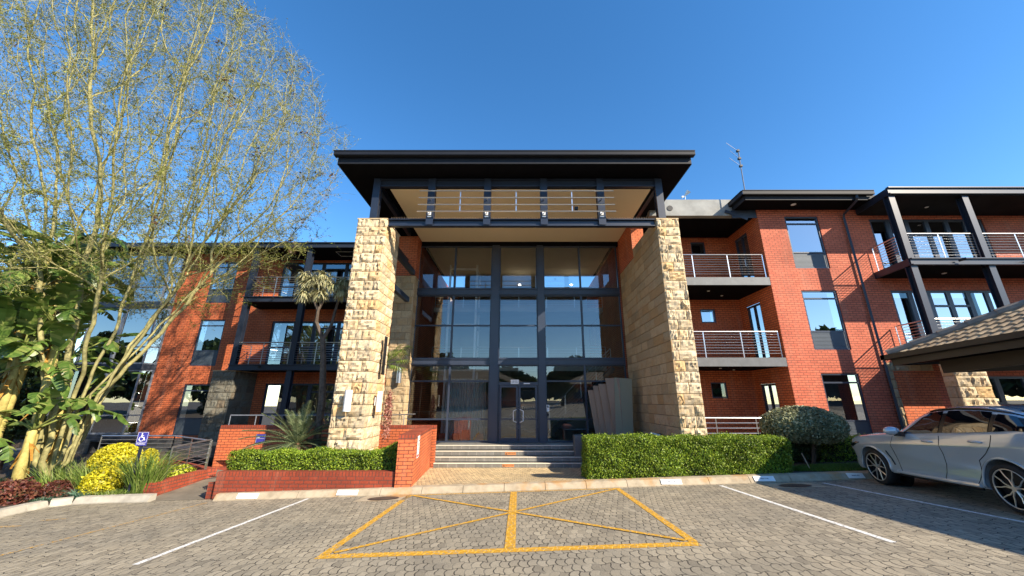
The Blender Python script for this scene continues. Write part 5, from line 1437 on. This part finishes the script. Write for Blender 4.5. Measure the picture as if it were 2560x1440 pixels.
    # dry pods near the outer tips
    tp = nodes[[t for t in tips if nodes[t][0] > -11.5 or nodes[t][2] > 13]]; q = tp[r.random(len(tp)) < .10]
    if len(q):
        PP = np.repeat(q, 16, 0)+r.normal(0, .11, (len(q)*16, 3)); V, F = leaf_quads(PP, r.normal(0, 1, PP.shape), .11, .5, r, tilt=.9); fast_mesh('seed_pods', V, F, M['pod'], T)['kind'] = 'stuff'
    for chd in T.children:                       # slightly smaller and nearer the car park
        chd.data.transform(Matrix.Translation(-T.location) @ Matrix.Scale(.88, 4) @ Matrix.Translation(T.location))
    print('tree nodes', n, 'twigs', len(fsT), 'leaves', len(LP))
fever_tree()

# ================================================================== GIANT PADDLE-LEAVED PLANTS
def paddle_leaf(parent, p, az, el, petL, L, wd, droop, r, mat='banana_leaf', tear=.5):
    d = Vector((math.cos(az)*math.cos(el), math.sin(az)*math.cos(el), math.sin(el))); p = Vector(p); pts = [p.copy()]
    for k in range(5): p = p+d*petL/5; d = (d+Vector((0, 0, -.02))).normalized(); pts.append(p.copy())
    m = MB(); m.tube(pts, [.035, .03, .026, .022, .019, .016], 6); pe = m.build('leaf_stalk', M['stalk'], parent, smooth=True)
    n = 14; mid = [p.copy()]; ds = [d.copy()]
    for k in range(n):
        d = (d+Vector((0, 0, -droop/n*(1+k/n)))).normalized(); p = p+d*L/n; mid.append(p.copy()); ds.append(d.copy())
    m = MB(); b = MB()
    for sg in (-1, 1):
        k = 0
        while k < n:
            run = 1 if r.random() < tear else r.choice((2, 3, 4)); k2 = min(n, k+run); fold = R(r.uniform(-8, 42)); tw = r.uniform(-.12, .12)
            prevq = None
            for j in range(k, k2+1):
                t = j/n; w = wd*(math.sin(math.pi*min(1, .06+t*.95))**.55)*(1-.15*t); s = ds[j].cross(Vector((0, 0, 1))); s = s.normalized() if s.length > .05 else Vector((-math.sin(az), math.cos(az), 0)); u = s.cross(ds[j]).normalized()
                off = 0 if run == 1 or k < j < k2 else 0
                q = mid[j]; e1 = q+(s*sg*math.cos(fold)-u*math.sin(fold)*1.0)*w*.55+ds[j]*w*.22; e2 = e1+(s*sg*math.cos(fold+.35)-u*math.sin(fold+.35))*w*.45+ds[j]*w*(.2+tw)
                if j == k and k > 0: e1 = e1+ds[j]*.012; e2 = e2+ds[j]*.035
                if j == k2 and k2 < n: e1 = e1-ds[j]*.012; e2 = e2-ds[j]*.035
                cur = [q, e1, e2]
                if prevq: m.add(prevq+cur, [(0, 3, 4, 1), (1, 4, 5, 2)])
                prevq = cur
            k = k2
    m.build('leaf_blade', M[mat], pe)
def paddle_plant(x, y, heads, label, seed):
    r = random.Random(seed); zg = gz(x, y)
    T = thing('paddle_leaved_plant', (x, y, zg), label, 'plant', 'giant paddle-leaved plants')
    for (hx, hy, hz, n, size) in heads:
        m = MB(); m.tube([(x+(hx-x)*t**1.5+r.uniform(-.03, .03), y+(hy-y)*t, zg-.2+(hz-zg+.2)*t) for t in (0, .25, .5, .75, 1)], [.15, .12, .11, .10, .09], 9)
        m.build('stem', M['fibre_stem'], T, smooth=True)
        m = MB()
        for k in range(7):
            a = r.uniform(0, 6.28); z0 = hz-r.uniform(.1, .8); q = Vector((hx, hy, z0)); e = q+Vector((math.cos(a)*.25, math.sin(a)*.25, -r.uniform(.3, .8))); s = Vector((-math.sin(a), math.cos(a), 0))*.06
            m.add([q-s, q+s, e+s*.4, e-s*.4], [(0, 1, 2, 3)])
        m.build('dead_sheaths', M['dead_leaf'], T)
        for k in range(n):
            az = r.uniform(0, 6.28); el = r.uniform(.35, 1.40)
            paddle_leaf(T, (hx, hy, hz), az, el, r.uniform(.5, 1.0)*size, r.uniform(1.25, 1.9)*size, r.uniform(.23, .32)*size, r.uniform(.6, 1.9), r)
paddle_plant(-14.3, 10.9, [(-14.8, 10.9, 2.6, 13, 1.05), (-14.2, 10.7, 1.2, 11, 1.0), (-14.2, 10.9, 3.7, 12, 1.05), (-15.2, 11.2, 4.4, 11, 1.0)], 'tallest paddle-leaved plant at the left edge, with an orange dead leaf sheath', 3)
paddle_plant(-13.0, 10.7, [(-12.95, 10.6, -.75, 11, .8), (-13.3, 10.8, .7, 12, .9), (-13.6, 10.9, 2.0, 12, 1.0)], 'paddle-leaved plant with a thick yellow stem in front of the bay window', 8)
paddle_plant(-13.2, 11.6, [(-13.3, 11.6, -.4, 9, .8), (-13.9, 11.6, 1.2, 11, .95)], 'shorter paddle-leaved plant nearest the bay window plinth', 21)
paddle_plant(-13.7, 10.1, [(-13.7, 10.0, -1.0, 9, .75), (-14.2, 10.2, .6, 11, 1.0)], 'low paddle-leaved plant with drooping leaves above the dark red clump', 15)
# white and navy bird-shaped flower
T = thing('bird_flower', (-14.0, 10.4, 1.25), 'white flower with a dark pointed beak among the paddle leaves', 'flower')
f0 = Vector((-13.9, 10.3, 1.28)); m = MB(); m.tube([f0, f0+Vector((.35, 0, -.06)), f0+Vector((.6, 0, -.02))], [.05, .04, .005], 7); m.build('beak', M['black'], T)
m = MB()
for k in range(6):
    a = R(40+k*22); m.add([f0, f0+Vector((math.cos(a)*.14-.02, 0, math.sin(a)*.26)), f0+Vector((math.cos(a)*.2, -.02, math.sin(a)*.34)), f0+Vector((math.cos(a)*.14+.04, 0, math.sin(a)*.26))], [(0, 1, 2, 3)])
m.build('petals', M['white_metal'], T)
# dark evergreen tree behind the fever tree
def leafy_tree(x, y, z0, cz, r3, n, leaf, mat, label, blobs=14, seed=1, name='evergreen_tree'):
    rg = np.random.default_rng(seed); T = thing(name, (x, y, z0), label, 'tree')
    m = MB(); m.tube([(x, y, z0), (x+.1, y, (z0+cz)/2), (x, y, cz)], [.25, .2, .1], 8); P = []; Nn = []
    for k in range(blobs):
        d = rg.normal(0, 1, 3); d /= np.linalg.norm(d); c = np.array([x, y, cz])+d*np.array(r3)*rg.uniform(.3, .8); rb = min(r3)*rg.uniform(.28, .5)
        m.tube([(x, y, cz-r3[2]*.5), tuple(c)], [.09, .03], 5, cap=False)
        q = rg.normal(0, 1, (n//blobs, 3)); q /= np.linalg.norm(q, axis=1)[:, None]; P.append(c+q*rb*(1-rg.random(len(q))**3*.6)[:, None]*[1.1, 1.1, .8]); Nn.append(q)
    m.build('trunk', M['brown_bark'], T)
    V, F = leaf_quads(np.vstack(P), np.vstack(Nn), leaf, .5, rg, tilt=.7); fast_mesh('crown', V, F, M[mat], T)
leafy_tree(-24.5, 19.5, -2.2, 6.0, (3.6, 2.5, 4.2), 16000, .20, 'dark_leaf', 'dense dark evergreen behind the yellow-barked tree', 18, 3)
leafy_tree(-21.5, 16.6, -2.2, 1.2, (2.2, 1.0, 2.6), 9000, .17, 'dark_leaf', 'dark shrub-like tree at the left end of the bay window', 16, 12)
leafy_tree(-17.6, 13.6, -2.2, -.2, (1.5, 1.0, 1.6), 6000, .15, 'dark_leaf', 'low dark bush behind the paddle-leaved plants', 12, 13)
leafy_tree(-28.5, 21, -2.2, 4.0, (3.0, 2.5, 3.5), 9000, .20, 'dark_leaf', 'lower dark tree at the far left behind the paddle leaves', 14, 4)
leafy_tree(-3.0, -18, -.8, 1.9, (2.2, 2.0, 1.7), 9000, .2, 'dark_leaf', 'bushy tree behind the viewpoint that the glass mirrors', 14, 6, 'garden_tree')
leafy_tree(5.5, -17, -.8, 1.5, (2.0, 2.0, 1.5), 8000, .2, 'dark_leaf', 'second bushy tree behind the viewpoint, nearer the right house', 14, 7, 'garden_tree')
leafy_tree(26, -14, -1, 3.0, (3.5, 3.5, 2.8), 12000, .22, 'dark_leaf', 'broad tree behind the viewpoint at the far right', 16, 9, 'garden_tree')
# ================================================================== PARKED CAR
def parked_car():
    cx_, cy_ = 8.84, 7.72
    zn = Vector((-.03, .0459, 1)).normalized(); fwd = Vector((.148, .989, 0)); fwd = (fwd - zn*fwd.dot(zn)).normalized(); lef = zn.cross(fwd)
    O = Vector((cx_, cy_, gz(cx_, cy_)+.005))
    T = thing('parked_car', tuple(O), 'silver-grey coupe-backed off-roader parked nose-in under the carport', 'car')
    W_ = lambda x, y, z: O + fwd*x + lef*y + zn*z
    t = NT('silver_grey_car_paint'); t.b.inputs['Coat Weight'].default_value = 1; t.b.inputs['Coat Roughness'].default_value = .03
    M['paint'] = t.fin((.46, .52, .57), .16, .30)
    t = NT('tinted_car_window'); t.b.inputs['Coat Weight'].default_value = 1; t.b.inputs['Coat Roughness'].default_value = .0
    M['tint'] = t.fin((.006, .006, .008), .02, 0, 1.0)
    M['rubber'] = m_simple('tyre_rubber', (.014, .014, .015), .8, 0, .2, 20); M['trim'] = m_simple('black_gloss_trim', (.01, .01, .012), .25)
    M['alloy'] = m_simple('silver_alloy', (.62, .60, .55), .3, .7, .05, 5); M['alloy_dark'] = m_simple('dark_alloy', (.02, .02, .025), .4, .5)
    K = lambda x, xs, ys: float(np.interp(x, xs, ys))
    def sm(xs, ys):
        f = lambda x: K(x, xs, ys)
        return lambda x: (f(x-.10)+2*f(x-.05)+3*f(x)+2*f(x+.05)+f(x+.10))/9
    zl = sm([-2.46, -2.1, -1.9, 1.85, 2.1, 2.30], [.42, .30, .27, .27, .26, .33])
    wm = sm([-2.46, -2.40, -2.2, -1.8, -1.0, 0, 1.2, 1.7, 2.05, 2.22, 2.30], [.62, .80, .90, .955, .95, .935, .945, .95, .91, .84, .72])
    belt = sm([-2.46, -2.3, -1.8, -1.4, -.4, .5, .9, 1.4, 1.9, 2.15, 2.30], [1.02, 1.14, 1.20, 1.17, 1.12, 1.075, 1.06, 1.03, .97, .91, .80])
    top = sm([-2.46, -2.36, -2.2, -1.9, -1.6, -1.2, -.7, -.3, -.1, .25, .58, .8, 1.4, 1.95, 2.2, 2.30], [1.10, 1.2, 1.28, 1.44, 1.53, 1.60, 1.625, 1.605, 1.57, 1.40, 1.15, 1.115, 1.085, 1.03, .96, .86])
    wr = sm([-2.46, -2.2, -1.7, -.8, -.4, -.1, .5, .8, 2.0, 2.3], [.58, .66, .665, .675, .665, .66, .76, .80, .72, .50])
    def sec(x):
        w, l, b, tp, r_ = wm(x), zl(x), belt(x), top(x), wr(x)
        b = min(b, tp-.03); r_ = min(r_, w*.93)
        return [(0, l), (w*.80, l), (w*.93, l+.03), (w*.965, l+.10), (w*.945, l+.20), (w*.938, l+(b-l)*.40), (w*.965, l+(b-l)*.60), (w*1.0, l+(b-l)*.765), (w*1.003, l+(b-l)*.785), (w*.97, b-.09), (w*.95, b-.015), (w*.935, b+.005),
                (w*.935*.55+r_*1.06*.45, b+(tp-b)*.42), (r_*1.04, b+(tp-b)*.80), (r_*.94, b+(tp-b)*.93), (r_*.6, tp-.008), (0, tp)]
    def yb(x, z):
        s = sec(x)
        for (a, b) in zip(s[2:-1], s[3:]):
            if b[1] >= z >= a[1]: return a[0]+(b[0]-a[0])*(z-a[1])/max(1e-6, b[1]-a[1])
        return s[5][0]
    m = MB(); xs_ = np.concatenate([np.linspace(-2.46, -2.2, 8), np.linspace(-2.15, 2.0, 64), np.linspace(2.05, 2.30, 9)]); ns = 17; ring = 2*ns-2
    for x in xs_:
        s = sec(x); full = [(y, z) for y, z in s]+[(-y, z) for y, z in s[-2:0:-1]]
        for y, z in full: m.v.append(tuple(W_(x, y, z)))
    for i in range(len(xs_)-1):
        for k in range(ring): m.f.append((i*ring+k, (i+1)*ring+k, (i+1)*ring+(k+1) % ring, i*ring+(k+1) % ring))
    m.f.append(tuple(range(ring))); m.f.append(tuple(range(len(xs_)*ring-1, (len(xs_)-1)*ring-1, -1)))
    body = m.build('body', M['paint'], T, smooth=True)
    wx = (1.43, -1.43); cuts = []
    for x in wx:
        for sg in (1, -1):
            c = MB(); c.tube([W_(x, sg*.55, .37), W_(x, sg*1.2, .37)], .425, 40); o = c.build('cut', M['trim'], T); cuts.append(o)
    bpy.context.view_layer.update()
    bmh = bmesh.new(); bmh.from_mesh(body.data); bmesh.ops.recalc_face_normals(bmh, faces=bmh.faces); bmh.to_mesh(body.data); bmh.free()
    for o in cuts:
        md = body.modifiers.new('b', 'BOOLEAN'); md.operation = 'DIFFERENCE'; md.object = o; md.solver = 'EXACT'
    dg = bpy.context.evaluated_depsgraph_get(); dg.update(); me = bpy.data.meshes.new_from_object(body.evaluated_get(dg)); body.modifiers.clear(); body.data = me
    for o in cuts: bpy.data.objects.remove(o)
    md = body.modifiers.new('edge', 'EDGE_SPLIT'); md.split_angle = R(40)
    # arch lips
    for x in wx:
        m = MB(); pts = []
        for a in np.linspace(-.25, math.pi+.25, 26):
            px_, pz = x+.437*math.cos(a), .37+.437*math.sin(a)
            if pz < .28: continue
            pts.append(W_(px_, yb(px_, max(.3, pz))+.006, pz))
        m.tube(pts, .021, 6); m.build('wheel_arch', M['paint'], T, smooth=True)
        for sg in (-1, 1):
            m = MB(); m.tube([W_(x, sg*.50, .37), W_(x, sg*.56, .37)], .44, 24); m.build('arch_liner', M['trim'], T)
    # windows following the body surface
    def patch(poly_top, poly_bot, name, mat, off=.008, n=18, nt=5):
        m = MB()
        for i in range(n+1):
            s = i/n; xa = poly_bot[0]+(poly_bot[1]-poly_bot[0])*s; xb = poly_top[0]+(poly_top[1]-poly_top[0])*s
            for j in range(nt+1):
                u = j/nt; x = xa+(xb-xa)*u; z0 = belt(x)+.03; z1 = belt(x)+(top(x)-belt(x))*poly_top[2]; z = z0+(z1-z0)*u
                m.v.append(tuple(W_(x, yb(x, z)+off, z)))
        for i in range(n):
            for j in range(nt): m.f.append((i*(nt+1)+j, (i+1)*(nt+1)+j, (i+1)*(nt+1)+j+1, i*(nt+1)+j+1))
        return m.build(name, M[mat], T, smooth=True)
    patch((-.10, -1.86, .88), (.53, -2.12, 0), 'window_surround', 'trim', .004, 40)
    patch((-.16, -.48, .83), (.42, -.42, 0), 'front_window', 'tint', .010)
    patch((-.58, -1.36, .83), (-.52, -1.36, 0), 'rear_window', 'tint', .010)
    patch((-1.45, -1.72, .79), (-1.44, -2.0, 0), 'quarter_window', 'tint', .010)
    m = MB(); n = 12
    for i in range(n+1):
        y = -.58+1.16*i/n
        for x in (.62, .42, .2, .0):
            m.v.append(tuple(W_(x, y, top(x)-.010*abs(y/.58)**2*2+.012)))
    m.f = [(i*4+j, (i+1)*4+j, (i+1)*4+j+1, i*4+j+1) for i in range(n) for j in range(3)]; m.build('windscreen', M['tint'], T, smooth=True)
    m = MB()
    for i in range(n+1):
        y = -.54+1.08*i/n
        for x in (-1.62, -1.78, -1.95, -2.14): m.v.append(tuple(W_(x, y, top(x)-.020*abs(y/.58)**2+.012)))
    m.f = [(i*4+j, (i+1)*4+j, (i+1)*4+j+1, i*4+j+1) for i in range(n) for j in range(3)]; m.build('rear_windscreen', M['tint'], T, smooth=True)
    m = MB(); m.tube([W_(-2.40, -.60, .45), W_(-2.47, 0, .45), W_(-2.40, .60, .45)], .10, 8); m.build('rear_bumper_trim', M['trim'], T, smooth=True)
    # seams, handles, trims
    def along(pts, r, mat, name, off=.002, n=5):
        m = MB(); pts = [(a[0]+(b[0]-a[0])*k/6, a[1]+(b[1]-a[1])*k/6) for a, b in zip(pts[:-1], pts[1:]) for k in range(6)]+[pts[-1]]; m.tube([W_(x, yb(x, z)+off, z) for x, z in pts], r, n); return m.build(name, M[mat], T)
    for pts in ([(.68, 1.05), (.76, .85), (.76, .6), (.73, .45), (.69, .36)], [(-.44, 1.10), (-.42, .8), (-.37, .6), (-.32, .45), (-.28, .35)], [(-1.42, 1.15), (-1.38, .98), (-1.24, .86), (-1.06, .74), (-1.0, .55), (-.92, .40), (-.88, .35)]):
        along(pts, .006, 'trim', 'door_seam', .0)
    for x, z in ((-.18, .985), (-1.14, 1.03)):
        m = MB()
        m.tube([W_(x+.12, yb(x+.12, z)+.005, z), W_(x+.07, yb(x, z)+.035, z+.008), W_(x-.07, yb(x, z)+.035, z+.008), W_(x-.12, yb(x-.12, z)+.005, z)], [.012, .018, .018, .012], 8); m.build('door_handle', M['paint'], T, smooth=True)
    along([(.82, .345), (.2, .335), (-.5, .33), (-.92, .335)], .032, 'paint', 'sill_trim', .012, 8)
    along([(.82, .29), (-.92, .285)], .022, 'trim', 'lower_sill', .0, 6)
    along([(.98, .74), (.90, .56), (.86, .47)], .015, 'trim', 'fender_vent', .004, 6)
    m = MB(); m.tube([W_(x, wr(x)*.97, top(x)-.045) for x in np.linspace(-.15, -1.95, 16)], .016, 6); m.build('roof_rail', M['trim'], T, smooth=True)
    # mirror
    bm = bmesh.new(); bmesh.ops.create_icosphere(bm, subdivisions=3, radius=1)
    m = MB(); m.add([W_(.44+v.co.x*.095+ (.02 if v.co.y > 0 else 0), 1.04+v.co.y*.14, 1.165+v.co.z*.085) for v in bm.verts], [tuple(v.index for v in f.verts) for f in bm.faces]); mi = m.build('mirror', M['paint'], T, smooth=True)
    m = MB(); m.bar(W_(.38, .88, 1.10), W_(.42, 1.02, 1.11), .10, .09); m.build('mirror_foot', M['trim'], mi); bm.free()
    # lamps, grille, plate
    m = MB(); pts = [(2.02, .80), (1.86, .845), (1.72, .87)]
    m.tube([W_(x, yb(x, z)-.005, z) for x, z in pts], [.04, .035, .01], 8); m.build('headlight', M['tint'], T, smooth=True)
    m = MB(); m.tube([W_(2.27, -.35, .68), W_(2.30, 0, .68), W_(2.27, .35, .68)], .10, 8); m.build('grille', M['trim'], T)
    m = MB(); m.tube([W_(-2.28, yb(-2.25, .95)-.02, .95), W_(-2.05, yb(-2.05, .97)-.005, .98)], [.05, .02], 8); m.build('tail_light', M['red_print'], T)
    # wheels
    def wheel(x, sg):
        yo = .925*sg; C_ = lambda y, a, r_: W_(x+r_*math.cos(a), y, .37+r_*math.sin(a)); n = 40
        m = MB(); prof = [(.62, .26), (.68, .34), (.72, .365), (.86, .368), (.905, .35), (.922, .315), (.918, .285), (.88, .272)]
        for y, r_ in prof:
            for k in range(n): m.v.append(tuple(C_(y*sg, 2*math.pi*k/n, r_)))
        for i in range(len(prof)-1):
            for k in range(n):
                q = (i*n+k, i*n+(k+1) % n, (i+1)*n+(k+1) % n, (i+1)*n+k); m.f.append(q if sg > 0 else q[::-1])
        w = m.build('wheel', M['rubber'], T, smooth=True)
        m = MB(); m.tube([C_(.80*sg, 0, 0), C_(.83*sg, 0, 0)], .272, 32); m.build('rim_disc', M['alloy_dark'], w)
        m = MB(); m.tube([C_(.915*sg, 2*math.pi*k/36, .279) for k in range(37)], .010, 6, cap=False); m.build('rim_edge', M['alloy'], w, smooth=True)
        m = MB(); m.tube([C_(.86*sg, 0, 0), C_(.905*sg, 0, 0)], [.05, .04], 14); m.build('hub', M['alloy'], w)
        for k in range(5):
            a = 2*math.pi*k/5+.3; m = MB()
            for s_ in (-1, 1):
                m.tube([C_(.895*sg, a+s_*.12, .04), C_(.90*sg, a+s_*.17, .13), C_(.905*sg, a+s_*.30, .18), C_(.91*sg, a+s_*.33, .275)], [.014, .011, .010, .009], 5)
            m.build('spoke', M['alloy'], w)
    for x in wx:
        for sg in (1, -1): wheel(x, sg)
parked_car()
